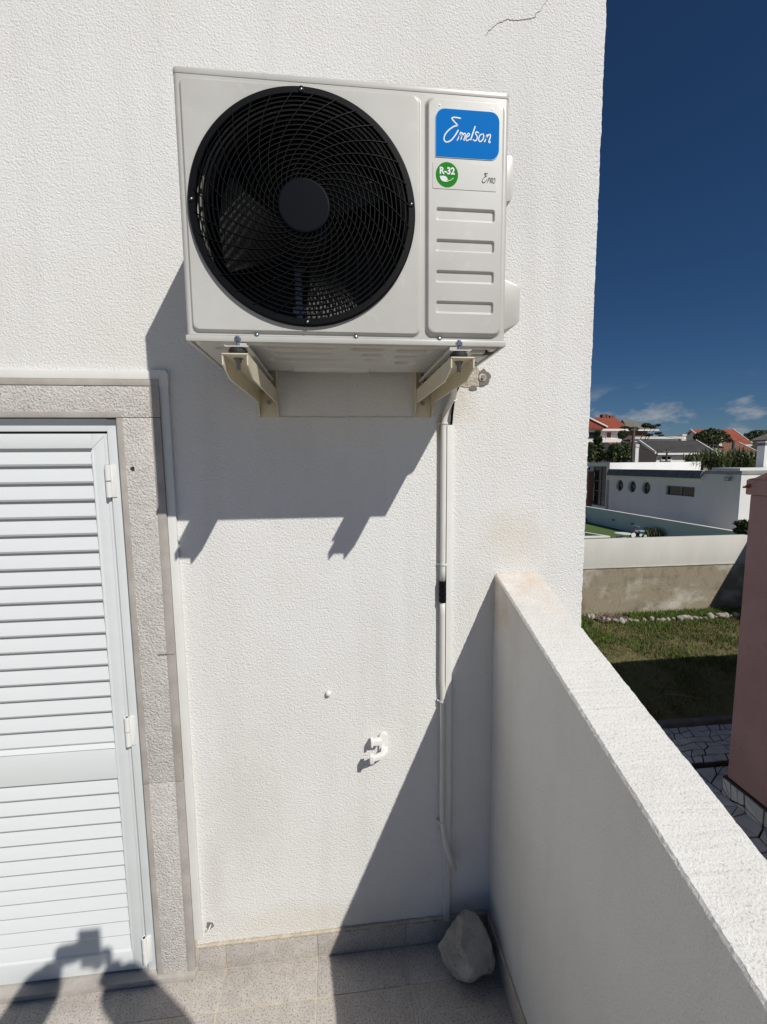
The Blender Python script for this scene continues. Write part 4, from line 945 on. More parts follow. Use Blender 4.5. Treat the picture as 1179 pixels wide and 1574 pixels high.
m_.add([(HX2, r_[0], r_[2]), (HX2, r_[1], r_[2]), (HX2, r_[1], r_[3]), (HX2, r_[0], r_[3]), (HX2 + .2, r_[0], r_[2]), (HX2 + .2, r_[1], r_[2]), (HX2 + .2, r_[1], r_[3]), (HX2 + .2, r_[0], r_[3])],
       [(0, 1, 5, 4), (1, 2, 6, 5), (2, 3, 7, 6), (3, 0, 4, 7)])
m_.add([(HX2, yc, GZ), (32.0, yc, GZ), (32.0, yc, zr), (HX2, yc, zr)], [(0, 1, 2, 3)])
m_.add([(HX2, yc, zr), (32.0, yc, zr), (32.0, yfar, zr), (HX2, yfar, zr)], [(0, 1, 2, 3)])
m_.build('wall_face', M_house, wh, fix=False)
M_glass = mat('dark_glass', (0.015, 0.02, 0.022), 0.08, spec=0.6)
M_frame = mat('grey_frame', (0.16, 0.17, 0.17), 0.5)
for (y, z, r_) in rr_:
    o = MB().prism([(y + r_ * math.cos(2 * math.pi * k / 28), z + r_ * math.sin(2 * math.pi * k / 28)) for k in range(28)], lambda u, v, w_: (w_, u, v), HX2 + 0.19, HX2 + 0.21).build('porthole', M_glass, wh)
    MB().box(HX2 + 0.16, HX2 + 0.185, y - 0.025, y + 0.025, z - r_, z + r_).build('glazing_bar', M_frame, o)
    MB().box(HX2 + 0.162, HX2 + 0.183, y - r_, y + r_, z - 0.02, z + 0.02).build('glazing_bar', M_frame, o)
r_ = rects[0]; ym = (r_[0] + r_[1]) / 2
wnd = MB().box(HX2 + 0.15, HX2 + 0.16, r_[0], r_[1], r_[2], r_[3]).build('window', M_glass, wh)
for b in ((r_[0], r_[0] + .05, r_[2], r_[3]), (r_[1] - .05, r_[1], r_[2], r_[3]), (ym - .06, ym + .06, r_[2], r_[3])): MB().box(HX2 + 0.11, HX2 + 0.148, b[0], b[1], b[2], b[3]).build('frame', M_frame, wnd)
for b in ((r_[2], r_[2] + .05), (r_[3] - .05, r_[3])): MB().box(HX2 + 0.112, HX2 + 0.147, r_[0] + .05, r_[1] - .05, b[0], b[1]).build('frame', M_frame, wnd)
# dark sloping roof strip over the long facade, and the slab over the nearer end
ysr = Q(1081, 737).y
M_slate = mat('dark_roofing', (0.17, 0.17, 0.175), 0.8, (0.11, 0.11, 0.115), 2, detail=7, stretch=(1, 3, 1))
MB().prism([(HX2 - 0.22, zs_(0.93)), (HX2 - 0.22, zs_(0.87)), (HX2 - 0.002, zs_(0.80)), (HX2 - 0.002, zs_(1.10))], lambda u, v, w_: (u, w_, v), ysr, yfar - 0.02).build('eave_band', M_house, wh)
MB().prism([(HX2 - 0.27, zs_(0.935)), (HX2 - 0.10, zs_(1.335)), (HX2 - 0.03, zs_(1.335)), (HX2 - 0.19, zs_(0.905))], lambda u, v, w_: (u, w_, v), ysr - 0.02, yfar + 0.01).build('roof_strip', M_slate, wh)
MB().prism([(HX2 + 0.0, zs_(1.162)), (HX2 + 0.0, zs_(1.325)), (HX2 + 0.9, zs_(1.325)), (HX2 + 0.9, zs_(1.162))], lambda u, v, w_: (u, w_, v), ysr, yfar - 0.03).build('roof_kerb', M_house, wh)
MB().box(HX2 - 0.03, 32.1, yc - 0.04, ysr - 0.05, zs_(1.165), zs_(1.34)).build('roof_slab', mat('slab_grey', (0.34, 0.34, 0.33), 0.9, (0.26, 0.26, 0.255), 2), wh, bevel=0.02)
MB().box(HX2 + 0.4, 31.9, yc + 0.5, ysr - 0.1, zs_(1.342), zs_(1.46)).build('roof_upstand', M_house, wh)
# higher wing behind: its sunlit end wall
zt_ = at(1000, 710.5, Y=yfar + 0.3).z; xr_ = at(1073, 712, Y=yfar + 0.3).x
hb_ = MB(); hb_.box(HX2 - 0.02, xr_, yfar + 0.02, yfar + 0.32, zs_(0.60), zt_); hb_.build('upper_wing', M_house, wh, bevel=0.01)
MB().box(HX2 - 0.02, HX2 + 0.30, yfar + 0.33, yfar + 7.0, zs_(1.52), zt_).build('canopy_beam', M_house, wh, bevel=0.01)
MB().box(HX2 - 0.02, HX2 + 0.26, yfar + 0.33, yfar + 0.40, -2.5, zs_(1.515)).build('canopy_post', M_house, wh)
gl_ = MB().box(HX2 + 0.12, HX2 + 0.15, yfar + 0.45, yfar + 2.2, zs_(-1.25), zs_(1.515)).build('glass_wall', M_glass, wh)
for yv in (yfar + 0.42, yfar + 1.2, yfar + 2.2): MB().box(HX2 + 0.07, HX2 + 0.115, yv, yv + 0.07, zs_(-1.25), zs_(1.51)).build('mullion', M_frame, gl_)
for zv in (zs_(-1.28), zs_(-0.25), zs_(0.45)): MB().box(HX2 + 0.08, HX2 + 0.11, yfar + 0.5, yfar + 2.2, zv, zv + 0.06).build('mullion', M_frame, gl_)
M_brown = mat('brown_panel', (0.30, 0.165, 0.095), 0.7, (0.26, 0.14, 0.08), 2)
MB().box(HX2 - 0.35, HX2 + 0.11, yfar + 2.3, yfar + 6.0, zs_(-1.46), zs_(1.15)).build('brown_panel', M_brown, wh)
MB().box(HX2 - 0.36, HX2 + 0.112, yfar + 2.28, yfar + 6.0, zs_(1.152), zs_(1.22)).build('sill_band', M_house, wh)
MB().box(HX2 + 0.01, HX2 + 0.25, yfar + 0.40, yfar + 2.25, GZ, zs_(-1.29)).build('base_wall', M_house, wh)
# flood lamp on the facade
c = Q(1123, 736)
fl_ = MB().box(HX2 - 0.24, HX2 - 0.10, c.y - 0.15, c.y + 0.15, c.z - 0.11, c.z + 0.11).build('flood_lamp', M_frame, wh, bevel=0.02)
MB().box(HX2 - 0.11, HX2 + 0.01, c.y - 0.04, c.y + 0.04, c.z + 0.02, c.z + 0.08).build('lamp_arm', M_frame, fl_)
MB().box(HX2 - 0.245, HX2 - 0.238, c.y - 0.11, c.y + 0.11, c.z - 0.07, c.z + 0.06).build('lens', mat('lamp_glass', (0.5, 0.5, 0.48), 0.2), fl_)
# chimney standing on that roof
cp = at(1173, 722, Y=yc + 2.4); ctop = at(1173, 678.5, Y=yc + 2.4).z
ydep = at(1163, 700, X=cp.x).y
ch = thing('roof_chimney', 'square white chimney with dark cap on the porthole house roof', 'chimney', (cp.x + .3, yc + 2.7, 1.3))
MB().box(cp.x, cp.x + 0.95, yc + 2.4, ydep, zs_(1.345), ctop - 0.24).build('shaft', M_house, ch)
MB().box(cp.x + 0.01, cp.x + 0.94, yc + 2.41, ydep - .01, ctop - 0.238, ctop - 0.06).build('smoke_gap', M_slate, ch)
MB().box(cp.x - 0.01, cp.x + 0.96, yc + 2.39, ydep + .01, ctop - 0.058, ctop).build('cap', M_house, ch)

# things left on the lawn
c = at(957, 829, Y=21.0)
tb = thing('garden_table', 'small round white garden table on the bright lawn', 'table', (c.x, 21.0, GZ))
tz = at(957, 819.5, Y=21.0).z
MB().tube([(c.x, 21.0, tz - 0.03), (c.x, 21.0, tz)], 0.42, 24).build('table_top', M_white, tb)
MB().tube([(c.x - .1, 21.0, GZ + 0.01), (c.x - .1, 21.0, tz - 0.20)], [0.26, 0.28], 18).build('base', M_white, tb)
MB().tube([(c.x - .05, 21.0, tz - 0.2), (c.x - .05, 21.0, tz - 0.031)], 0.05, 10).build('stem', M_white, tb)
c = at(982, 822, Y=21.8)
tr = thing('toy_tricycle', 'red and pale blue child tricycle near the low wall', 'tricycle', (c.x, 21.8, GZ))
M_red = mat('toy_red', (0.45, 0.04, 0.04), 0.4); M_pb = mat('toy_blue', (0.35, 0.5, 0.6), 0.4)
for dx, dy, r_ in ((-0.35, 0, 0.19), (0.25, -0.2, 0.14), (0.25, 0.2, 0.14)):
    w_ = MB().ring([(r_ - .05, -.025), (r_, -.025), (r_, .025), (r_ - .05, .025)], (0, 0), 18); w_.v = [(c.x + dx + p[0], 21.8 + dy + p[1], GZ + r_ + 0.01 + p[2]) for p in w_.v]; o = w_.build('wheel', M_rubber, tr)
    MB().tube([(c.x + dx, 21.8 + dy - .03, GZ + r_ + .01), (c.x + dx, 21.8 + dy + .03, GZ + r_ + .01)], r_ - 0.05, 12).build('rim', M_white, o)
MB().tube([(c.x - .35, 21.8, GZ + .2), (c.x - .22, 21.8, GZ + .62), (c.x - .2, 21.8, GZ + .70)], 0.03, 8).build('fork', M_red, tr)
MB().tube([(c.x - .2, 21.55, GZ + .72), (c.x - .2, 22.05, GZ + .72)], 0.025, 8).build('handlebar', M_pb, tr)
MB().tube([(c.x - .25, 21.8, GZ + .45), (c.x + .05, 21.8, GZ + .36), (c.x + .25, 21.8, GZ + .2)], 0.03, 8).build('frame', M_pb, tr)
MB().prism(rrect(c.x - .05, c.x + .28, 21.66, 21.94, .06), FLAT, GZ + .40, GZ + .46).build('seat', M_pb, tr)
c = at(1001, 818, Y=22.4)
pt = thing('planter_box', 'blue-grey planter tub against the low wall', 'planter', (c.x, 22.4, GZ))
MB().prism([(c.x - .30, GZ + .01), (c.x + .30, GZ + .01), (c.x + .36, GZ + .5), (c.x - .36, GZ + .5)], lambda u, v, w_: (u, w_, v), 22.1, 22.6).build('tub', mat('tub_blue', (0.09, 0.14, 0.17), 0.5), pt)
MB().box(c.x - .31, c.x + .31, 22.14, 22.56, GZ + .46, GZ + .515).build('soil', M_soil, pt)
c = at(903, 797, Y=29.5)
cu_ = MB().prism(rrect(-0.9, 0.9, -0.6, 0.6, 0.25), lambda u, v, w_: (c.x + u, 29.5 + v, w_), GZ + 0.012, GZ + 0.30).build('paddling_pool', M_red, bevel=0.05)
tag(cu_, 'low red paddling pool at the far end of the lawn', 'paddling pool')

# ================================================================== VEGETATION
M_l1 = mat('leaf_mid', (0.050, 0.075, 0.020), 0.6, (0.070, 0.095, 0.028), 3)
M_l2 = mat('leaf_dark', (0.026, 0.045, 0.014), 0.6)
M_l3 = mat('leaf_pale', (0.095, 0.115, 0.040), 0.6)
M_bark = mat('tree_bark', (0.11, 0.085, 0.06), 0.95, (0.07, 0.055, 0.04), 8, bump=0.6, bscale=30, bdist=0.02)
def crown(parent, balls, n_, size, seed, mats=(M_l1, M_l2, M_l3), wts=(0.5, 0.35, 0.15), flat=0.0):
    rg = np.random.default_rng(seed); og_ = np.array(ORG[parent]); V = []; MI = []
    tot = sum(b[3] * b[4] * b[5] for b in balls)
    for b in balls:
        k = max(30, int(2.6 * n_ * b[3] * b[4] * b[5] / tot))
        d = rg.normal(size=(k, 3)); d /= np.linalg.norm(d, axis=1)[:, None]
        rad = rg.uniform(0.25, 1.0, k) ** 0.45 * (1 + rg.normal(0, 0.10, k))
        p = np.array(b[:3]) + d * rad[:, None] * np.array(b[3:6])
        u = rg.normal(size=(k, 3)); u[:, 2] *= (1 - flat); u /= np.linalg.norm(u, axis=1)[:, None]
        v = np.cross(u, rg.normal(size=(k, 3))); v /= np.linalg.norm(v, axis=1)[:, None]
        s_ = 0.62 * size * rg.uniform(0.55, 1.3, k)[:, None]
        V.append(np.stack([p - u * s_, p + v * s_ * 0.45, p + u * s_, p - v * s_ * 0.45], 1).reshape(-1, 3) - og_)
        MI.append(rg.choice(len(mats), k, p=wts))
    V = np.concatenate(V); MI = np.concatenate(MI); i = np.arange(len(MI)) * 4
    me = bpy.data.meshes.new('crown'); me.from_pydata(V.tolist(), [], np.stack([i, i + 1, i + 2, i + 3], -1).tolist())
    for m_ in mats: me.materials.append(m_)
    me.polygons.foreach_set('material_index', MI.astype(np.int32).tolist())
    return link('crown', me, parent)
def trunk(parent, base, tops, r):
    m_ = MB(); b = Vector(base)
    t0 = Vector(tops[0]); fork = b.lerp(t0, 0.55)
    m_.tube([b, b.lerp(fork, 0.5) + Vector((r * .3, 0, 0)), fork], [r, r * 0.8, r * 0.65], 8)
    for t_ in tops:
        t_ = Vector(t_); m_.tube([fork, fork.lerp(t_, 0.5) + Vector((0, 0, r)), t_], [r * 0.55, r * 0.35, r * 0.12], 6)
    return m_.build('trunk', M_bark, parent)
def balls_px(lst, Y, depth=1.0):
    """(px, py, half width px, half height px) -> ellipsoids at distance Y"""
    out = []
    for (px, py, a, b) in lst:
        c = at(px, py, Y=Y); s_ = (at(px + 10, py, Y=Y) - c).length / 10; sv = (at(px, py + 10, Y=Y) - c).length / 10
        out.append((c.x, c.y, c.z, a * s_, max(a * s_ * 0.8, 0.4) * depth, b * sv))
    return out
def tree(name, label, lst, Y, n_, size, seed, cat='tree', r=0.22, **k):
    bl = balls_px(lst, Y); cx = sum(b[0] for b in bl) / len(bl)
    t = thing(name, label, cat, (cx, Y, GZ))
    trunk(t, (cx, Y, GZ), [b[:3] for b in bl[:5]], r); crown(t, bl, n_, size, seed, **k); return t
tree('cypress_tree', 'narrow dark conifer rising before the red-roofed house on the left', [(918, 666, 3, 5), (919, 676, 5, 8), (920, 688, 7, 9), (920, 699, 9, 9)], 38, 2600, 0.22, 1, r=0.16)
tree('weeping_tree', 'loose grey-green weeping tree behind the white roof edge', [(946, 690, 9, 8), (958, 688, 8, 7), (938, 700, 10, 8), (956, 700, 11, 9), (968, 699, 6, 7)], 36, 3600, 0.20, 2, mats=(M_l1, M_l3, M_l2), wts=(.45, .25, .3))
tree('leafy_bush', 'dark leafy bush at the house corner beside the white wall', [(908, 690, 7, 10), (905, 702, 10, 8)], 37, 1500, 0.2, 3, cat='bush', r=0.1)
tree('layered_tree', 'sparse layered tree with flat pads of foliage against the sky', [(960, 657, 6, 1.6), (974, 659.5, 7, 2.6), (993, 654, 5, 3.2), (1003, 656, 4, 2.2), (1011, 653.6, 1.9, 1.5), (1012, 666, 4, 1.2), (998, 668.6, 4, 1.6), (1016, 669.4, 2, 0.8), (957, 668, 6, 6)], 41, 2600, 0.16, 4, mats=(M_l2, M_l1, M_l3), wts=(.6, .3, .1), r=0.13)
tree('round_tree', 'round dark green tree before the red gable roof', [(1076, 672, 8, 7), (1086, 668, 9, 7), (1094, 664.5, 7, 6), (1103, 667, 9, 6), (1112, 673, 8, 6), (1096, 675, 14, 7), (1120, 677, 4, 3)], 48, 5200, 0.24, 5, mats=(M_l2, M_l1, M_l3), wts=(.5, .4, .1))
tree('distant_tree', 'far dark tree crown above the tan roof at the right edge', [(1152, 671, 8, 5), (1164, 667, 10, 5), (1177, 668, 9, 6), (1190, 668, 10, 7)], 95, 3000, 0.5, 6, mats=(M_l2, M_l1, M_l3), wts=(.6, .35, .05), r=0.4)
tree('garden_shrub', 'dark glossy shrub by the sunlit corner of the porthole house', [(1143, 806, 6, 6), (1147, 815, 8, 8), (1140, 817, 4, 6)], 16.3, 700, 0.15, 7, cat='shrub', r=0.05, mats=(M_l2, M_l1, M_l3), wts=(.6, .25, .15))
# rosettes of sword-shaped leaves: yucca clump on the far side of the flat roof
def yucca(px, py, hpx, Y, seed, label, nl=70):
    c = at(px, py, Y=Y); top = at(px, py - hpx, Y=Y); h = top.z - c.z
    t = thing('yucca_plant', label, 'yucca', (c.x, Y, GZ), 'yucca clump behind the flat white roof')
    MB().tube([(c.x, Y, GZ), (c.x + .05, Y, c.z)], [0.14, 0.10], 8).build('trunk', M_bark, t)
    rr = random.Random(seed); V = []; F = []; MI = []
    for k in range(nl):
        a = rr.uniform(0, 6.283); e_ = rr.uniform(-0.25, 1.45); l_ = h * rr.uniform(0.55, 1.0); wdt = 0.045
        o_ = Vector((c.x + rr.uniform(-.45, .45), Y + rr.uniform(-.45, .45), c.z + rr.uniform(-0.75, 0.30) * h)); d = Vector((math.cos(a) * math.cos(e_), math.sin(a) * math.cos(e_), math.sin(e_)))
        sd_ = d.cross(Vector((0, 0, 1))); sd_ = sd_.normalized() * wdt if sd_.length > 1e-3 else Vector((wdt, 0, 0))
        mid = o_ + d * l_ * 0.55; tip = o_ + d * l_ + Vector((0, 0, -0.12 * l_ * (1.4 - e_)))
        n0 = len(V); V += [o_ - sd_ * .6, o_ + sd_ * .6, mid + sd_, mid - sd_, tip]; F += [(n0, n0 + 1, n0 + 2, n0 + 3), (n0 + 3, n0 + 2, n0 + 4)]; MI += [rr.choice((0, 0, 1, 2))] * 2
    m_ = MB().add(V, F); o = m_.build('leaves', mat('yucca_green', (0.085, 0.115, 0.028), 0.55), t, fix=False)
    for q in (M_l2, mat('yucca_pale', (0.15, 0.165, 0.06), 0.55)): o.data.materials.append(q)
    o.data.polygons.foreach_set('material_index', MI)
for k, (px, py, hp_, lab) in enumerate(((1063, 706, 13, 'leftmost, lowest yucca of the clump behind the flat roof'), (1079, 704, 17, 'second yucca from the left in the clump behind the flat roof'), (1094, 703, 18, 'middle yucca of the clump behind the flat roof'),
                                         (1109, 704, 18, 'yucca right of the middle in the clump behind the flat roof'), (1124, 705, 18, 'bushy yucca next to the dark pole behind the flat roof'), (1137, 703, 20, 'tallest yucca with upright leaf spears behind the flat roof'),
                                         (1150, 706, 17, 'second yucca from the right end of the roof clump'), (1162, 708, 15, 'rightmost yucca beside the white roof chimney'))):
    yucca(px, py + 3, hp_ + 2, 31 + (k % 3) * 0.8, 60 + k, lab, 230)
# tuft of pampas grass inside the far plot
def tuft_place(rg, n_):
    c = at(1022, 822, Y=21.5); return rg.normal(c.x, 0.42, n_), rg.normal(21.5, 0.25, n_), rg.uniform(.5, 1, n_), np.where(rg.uniform(0, 1, n_) < .5, 0, 1)
tuft = blades('ornamental_grass', 700, tuft_place, 0.35, 0.85, 0.03, [mat('tuft_green', (0.10, 0.12, 0.03), 0.8), mat('tuft_straw', (0.24, 0.20, 0.09), 0.8)], 8, 0.7, 'tuft of yellow-green ornamental grass by the low wall', 'ornamental grass')

# ================================================================== HOUSES FARTHER OFF
M_red_r = mat('red_tiles', (0.30, 0.066, 0.030), 0.85, (0.24, 0.052, 0.026), 1.2, detail=7, bump=0.6, bscale=10, bdist=0.05)
M_brn_r = mat('brown_tiles', (0.20, 0.095, 0.06), 0.9, (0.15, 0.075, 0.05), 1.2, detail=7)
M_gry_r = mat('grey_tiles', (0.17, 0.16, 0.14), 0.9, (0.14, 0.13, 0.115), 1.5)
M_blk_r = mat('charcoal_tiles', (0.055, 0.052, 0.05), 0.9, (0.04, 0.038, 0.036), 1.5, detail=8)
M_tan = mat('tan_plaster', (0.36, 0.31, 0.26), 0.9)
M_cap = mat('white_trim', (0.76, 0.74, 0.71), 0.8)
def hip_roof(parent, x0, x1, y0, y1, ze, zr, m, hip=None, over=0.4, name='roof'):
    """hipped or gabled roof, ridge along x"""
    x0 -= over; x1 += over; y0 -= over; y1 += over; ym = (y0 + y1) / 2; h = (y1 - y0) / 2 if hip is None else hip
    v = [(x0, y0, ze), (x1, y0, ze), (x1, y1, ze), (x0, y1, ze), (x0 + h, ym, zr), (x1 - h, ym, zr), (x0, y0, ze - .12), (x1, y0, ze - .12), (x1, y1, ze - .12), (x0, y1, ze - .12)]
    f = [(0, 1, 5, 4), (1, 2, 5), (2, 3, 4, 5), (3, 0, 4), (6, 7, 1, 0), (7, 8, 2, 1), (8, 9, 3, 2), (9, 6, 0, 3), (9, 8, 7, 6)]
    return MB().add(v, f).build(name, m, parent)
def window(parent, x0, x1, z0, z1, y, shutter=None):
    o = MB().box(x0, x1, y - 0.03, y + 0.02, z0, z1).build('window', shutter or M_glass, parent)
    for b in ((x0 - .05, x0, z0, z1), (x1, x1 + .05, z0, z1)): MB().box(b[0], b[1], y - .07, y + .02, b[2], b[3]).build('frame', M_cap, o)
    MB().box(x0 - .1, x1 + .1, y - .14, y + .02, z0 - .09, z0 - .005).build('sill', M_cap, o)
    return o
# two-storey house with red hipped roof, far left
Y = 46.0; A = lambda px, py: at(px, py, Y=Y)
rh = thing('red_roofed_house', 'two-storey white house with broad red hipped roof on the left', 'house', (A(930, 700).x, Y + 4, GZ))
xa, xb = A(878, 690).x, A(949, 690).x; ze = A(930, 660).z
MB().box(xa, xb, Y, Y + 9, GZ, ze - 0.10).build('wall_face', M_house, rh)
xr0, xr1 = A(885, 646).x, A(964, 662).x
zr_ = at(930, 641.5, Y=Y + 4.5).z; xrt = at(945, 641.5, Y=Y + 4.5).x
v = [(xa - .5, Y - .6, ze), (xr1, Y - .6, ze), (xr1, Y + 9.5, ze), (xa - .5, Y + 9.5, ze), (xa - .5, Y + 4.5, zr_), (xrt, Y + 4.5, zr_)]
rf = MB().add(v + [(p[0], p[1], p[2] - .16) for p in v[:4]], [(0, 1, 5, 4), (1, 2, 5), (2, 3, 4, 5), (3, 0, 4), (6, 7, 1, 0), (7, 8, 2, 1), (9, 6, 0, 3), (9, 8, 7, 6)]).build('roof', M_red_r, rh)
MB().box(xa - .5, xr1 - .02, Y - .66, Y - .602, ze - .22, ze + .01).build('gutter', M_cap, rf)
for p0, p1 in ((924, 929.5), (930.5, 933.5), (936, 943)):
    c0, c1 = at(p0, 641, Y=Y + 4.5), at(p1, 641, Y=Y + 4.5); MB().box(c0.x, c1.x, Y + 4.2, Y + 4.8, zr_ - .2, zr_ + (.35 if p0 < 936 else .22)).build('chimney', M_brn_r, rf)
def _u(px, py): p = A(px, py); return (p.x, p.z)
fg = MB().prism([_u(880, 637), _u(921.5, 657.5), _u(921.5, 660.2), _u(880, 660.2)], lambda u, v_, w_: (u, w_, v_), Y - 1.3, Y + 1.0).build('front_gable', M_red_r, rh)
MB().prism([_u(880, 635.6), _u(922.5, 656.6), _u(922.5, 658.6), _u(880, 637.6)], lambda u, v_, w_: (u, w_, v_), Y - 1.45, Y - 1.305).build('verge', M_cap, fg)
for (p0, p1, q0, q1, sh) in ((905, 917, 664.5, 673.5, None), (932.0, 939, 665, 673, M_brn_r)):
    a_, b_ = A(p0, q1), A(p1, q0); window(rh, a_.x, b_.x, a_.z, b_.z, Y, sh)
MB().box(xa, A(951, 680).x, Y - 0.9, Y - 0.01, A(930, 680.5).z, A(930, 675.5).z).build('balcony', M_cap, rh)
a0, a1 = A(927, 680.5), A(958, 687)
MB().add([(a0.x, Y - 0.9, A(930, 680.8).z), (A(952, 680.5).x, Y - 0.9, A(952, 680.8).z), (A(959, 687).x, Y - 2.6, A(958, 687).z), (a0.x - .5, Y - 2.6, A(927, 687).z)], [(0, 1, 2, 3)]).build('porch_roof', M_red_r, rh, fix=False)
MB().tube([(A(950, 680).x, Y - 0.9, A(951, 679.5).z), (A(958.5, 686.5).x, Y - 2.6, A(958.5, 686.5).z)], 0.13, 6).build('verge', M_cap, rh)
# helper for gabled houses whose ridge runs along x: near eave and ridge ends are given where they are seen
def gable_house(t, x0, x1, y0, yr, ze, zr, wm, rm, over=0.35, wall_top=None):
    y1 = 2 * yr - y0
    MB().prism([(y0, GZ), (y1, GZ), (y1, ze), (yr, zr - 0.12), (y0, ze)], lambda u, v_, w_: (w_, u, v_), x0 + 0.15, x1 - 0.15).build('wall_face', wm, t)
    k_ = (zr - ze) / (yr - y0); ya = y0 - over; za = ze - over * k_
    r_ = MB().prism([(ya, za), (yr, zr), (2 * yr - ya, za), (2 * yr - ya, za + .14), (yr, zr + .14), (ya, za + .14)], lambda u, v_, w_: (w_, u, v_), x0 - .12, x1 + .12).build('roof', rm, t)
    for xx in (x0 - .2, x1 + .1): MB().prism([(ya - .02, za - .02), (yr, zr - .02), (2 * yr - ya + .02, za - .02), (2 * yr - ya + .02, za + .20), (yr, zr + .22), (ya - .02, za + .20)], lambda u, v_, w_: (w_, u, v_), xx, xx + .10).build('verge', M_cap, r_)
    MB().box(x0, x1, ya - .12, ya - .01, za - .12, za + .06).build('gutter', M_cap, r_)
    return r_
# brown house with grey roof beside it
Y = 49.0
gh = thing('grey_roofed_house', 'brown house with grey hipped roof behind the layered tree', 'house', (A(985, 680).x, Y + 2, GZ))
MB().box(A(962, 690).x, A(994, 690).x, Y, Y + 4, GZ, A(970, 661.5).z).build('wall_face', mat('brown_brick', (0.10, 0.055, 0.035), 0.9), gh)
zq = A(980, 661).z; pk = at(970, 645.5, Y=Y + 2)
v = [(A(962, 662).x, Y - .4, zq), (A(1009, 662).x, Y - .4, zq), (A(1009, 662).x, Y + 4.4, zq), (A(962, 662).x, Y + 4.4, zq), (at(957, 645.5, Y=Y + 2).x, Y + 2, pk.z), (pk.x, Y + 2, pk.z)]
rf = MB().add(v, [(0, 1, 5, 4), (1, 2, 5), (2, 3, 4, 5), (3, 0, 4), (3, 2, 1, 0)]).build('roof', M_gry_r, gh)
MB().box(A(963, 662).x, A(1009, 662).x, Y - .46, Y - .405, zq - .12, zq + .03).build('gutter', M_cap, rf)
# long flat-roofed block
Y = 44.0
fh = thing('flat_roofed_house', 'long low pale house with thin flat roof slab', 'house', (A(1000, 690).x, Y + 3, GZ))
MB().box(A(969, 690).x, A(1043, 690).x, Y, Y + 4, GZ, A(1000, 678.6).z).build('wall_face', M_tan, fh)
MB().box(A(967, 690).x, A(1045, 690).x, Y - .5, Y + 4.3, A(1000, 675.2).z, A(1000, 671.6).z).build('roof_slab', M_gw, fh)
MB().box(A(968, 690).x, A(1039, 690).x, Y - .3, Y - .01, A(1000, 679.4).z, A(1000, 675.8).z).build('fascia', M_cap, fh)
a_, b_ = A(1045, 682), A(1055, 667.5)
ck = thing('tapered_chimney', 'tapered white chimney between the dark roof and the red gable', 'chimney', ((a_.x + b_.x) / 2, Y - 1, GZ))
MB().prism([(a_.x, GZ), (b_.x, GZ), (b_.x, a_.z), (b_.x - .12, b_.z - .2), (a_.x + .2, b_.z - .2), (a_.x, a_.z)], lambda u, v_, w_: (u, w_, v_), Y - .1, Y + 0.5).build('shaft', M_cap, ck)
MB().box(a_.x + .12, b_.x - .04, Y - .16, Y + .56, b_.z - .19, b_.z).build('cap', M_gw, ck)
# bungalow with dark roof in front
Y = 37.0
dh = thing('dark_roofed_bungalow', 'bungalow with low charcoal roof and white wall behind the parapet', 'house', (A(1040, 700).x, Y + 3, GZ))
e_ = A(1006, 694.5); rp = at(985, 679.5, X=e_.x)
gable_house(dh, e_.x, A(1092, 694).x, Y, rp.y, e_.z, rp.z, M_tan, M_blk_r)
MB().box(e_.x + .2, A(1064, 700).x, Y - .04, Y - .005, GZ + 1, e_.z - .35).build('white_front', M_cap, dh)
a_, b_ = A(1016, 706.5), A(1030, 702); window(dh, a_.x, b_.x, a_.z, b_.z, Y - .05)
Y = 35.5
a_, b_ = A(976, 708), A(982.5, 682.5); yd = at(968.5, 690, X=a_.x).y
c2 = thing('square_chimney', 'tall square white chimney with slotted grey head', 'chimney', ((a_.x + b_.x) / 2, Y, GZ))
MB().box(a_.x, b_.x, Y, yd, GZ, A(976, 688.2).z).build('shaft', M_cap, c2)
MB().box(a_.x - .02, b_.x + .02, Y - .02, yd + .02, A(976, 688.2).z + .002, A(976, 682.6).z).build('head', M_gw, c2)
# red gable roof to the right
Y = 56.0
rg_ = thing('red_gable_house', 'white house with bright red gable roof behind the round tree', 'house', (A(1105, 690).x, Y + 4, GZ))
e_ = A(1153, 681.5); rp = at(1126, 661.5, X=e_.x); x0_ = at(1063, 661.5, Y=rp.y).x
gable_house(rg_, x0_, e_.x, Y, rp.y, e_.z, rp.z, M_house, M_red_r)
# brown tile roof with chimney in front of it
Y = 47.0
bh = thing('brown_roofed_house', 'low house with long brown tile roof above the yuccas', 'house', (A(1120, 700).x, Y + 3, GZ))
e_ = A(1167, 698); rp = at(1134, 682, X=e_.x)
rf = gable_house(bh, at(1083, 682, Y=rp.y).x, e_.x, Y, rp.y, e_.z, rp.z, M_tan, M_brn_r)
a_, b_ = at(1105, 684, Y=rp.y - 1), at(1110.5, 674.5, Y=rp.y - 1)
MB().box(a_.x, b_.x, rp.y - 1, rp.y - .5, a_.z - .4, b_.z).build('chimney', M_gw, rf)
# tan house at the right edge
e_ = at(1157, 677, Y=52.0); yn = at(1200, 660, X=e_.x).y
th = thing('tan_gable_house', 'tan rendered house at the right edge of the view', 'house', (e_.x, 46, GZ))
MB().box(e_.x, e_.x + 8, yn, 52.0, GZ, e_.z).build('wall_face', M_tan, th)
MB().prism([(e_.x - .3, e_.z), (e_.x + 4, e_.z + 1.6), (e_.x + 8.3, e_.z), (e_.x + 8.3, e_.z - .1), (e_.x - .3, e_.z - .1)], lambda u, v_, w_: (u, w_, v_), yn - .3, 52.2).build('roof', M_gry_r, th)

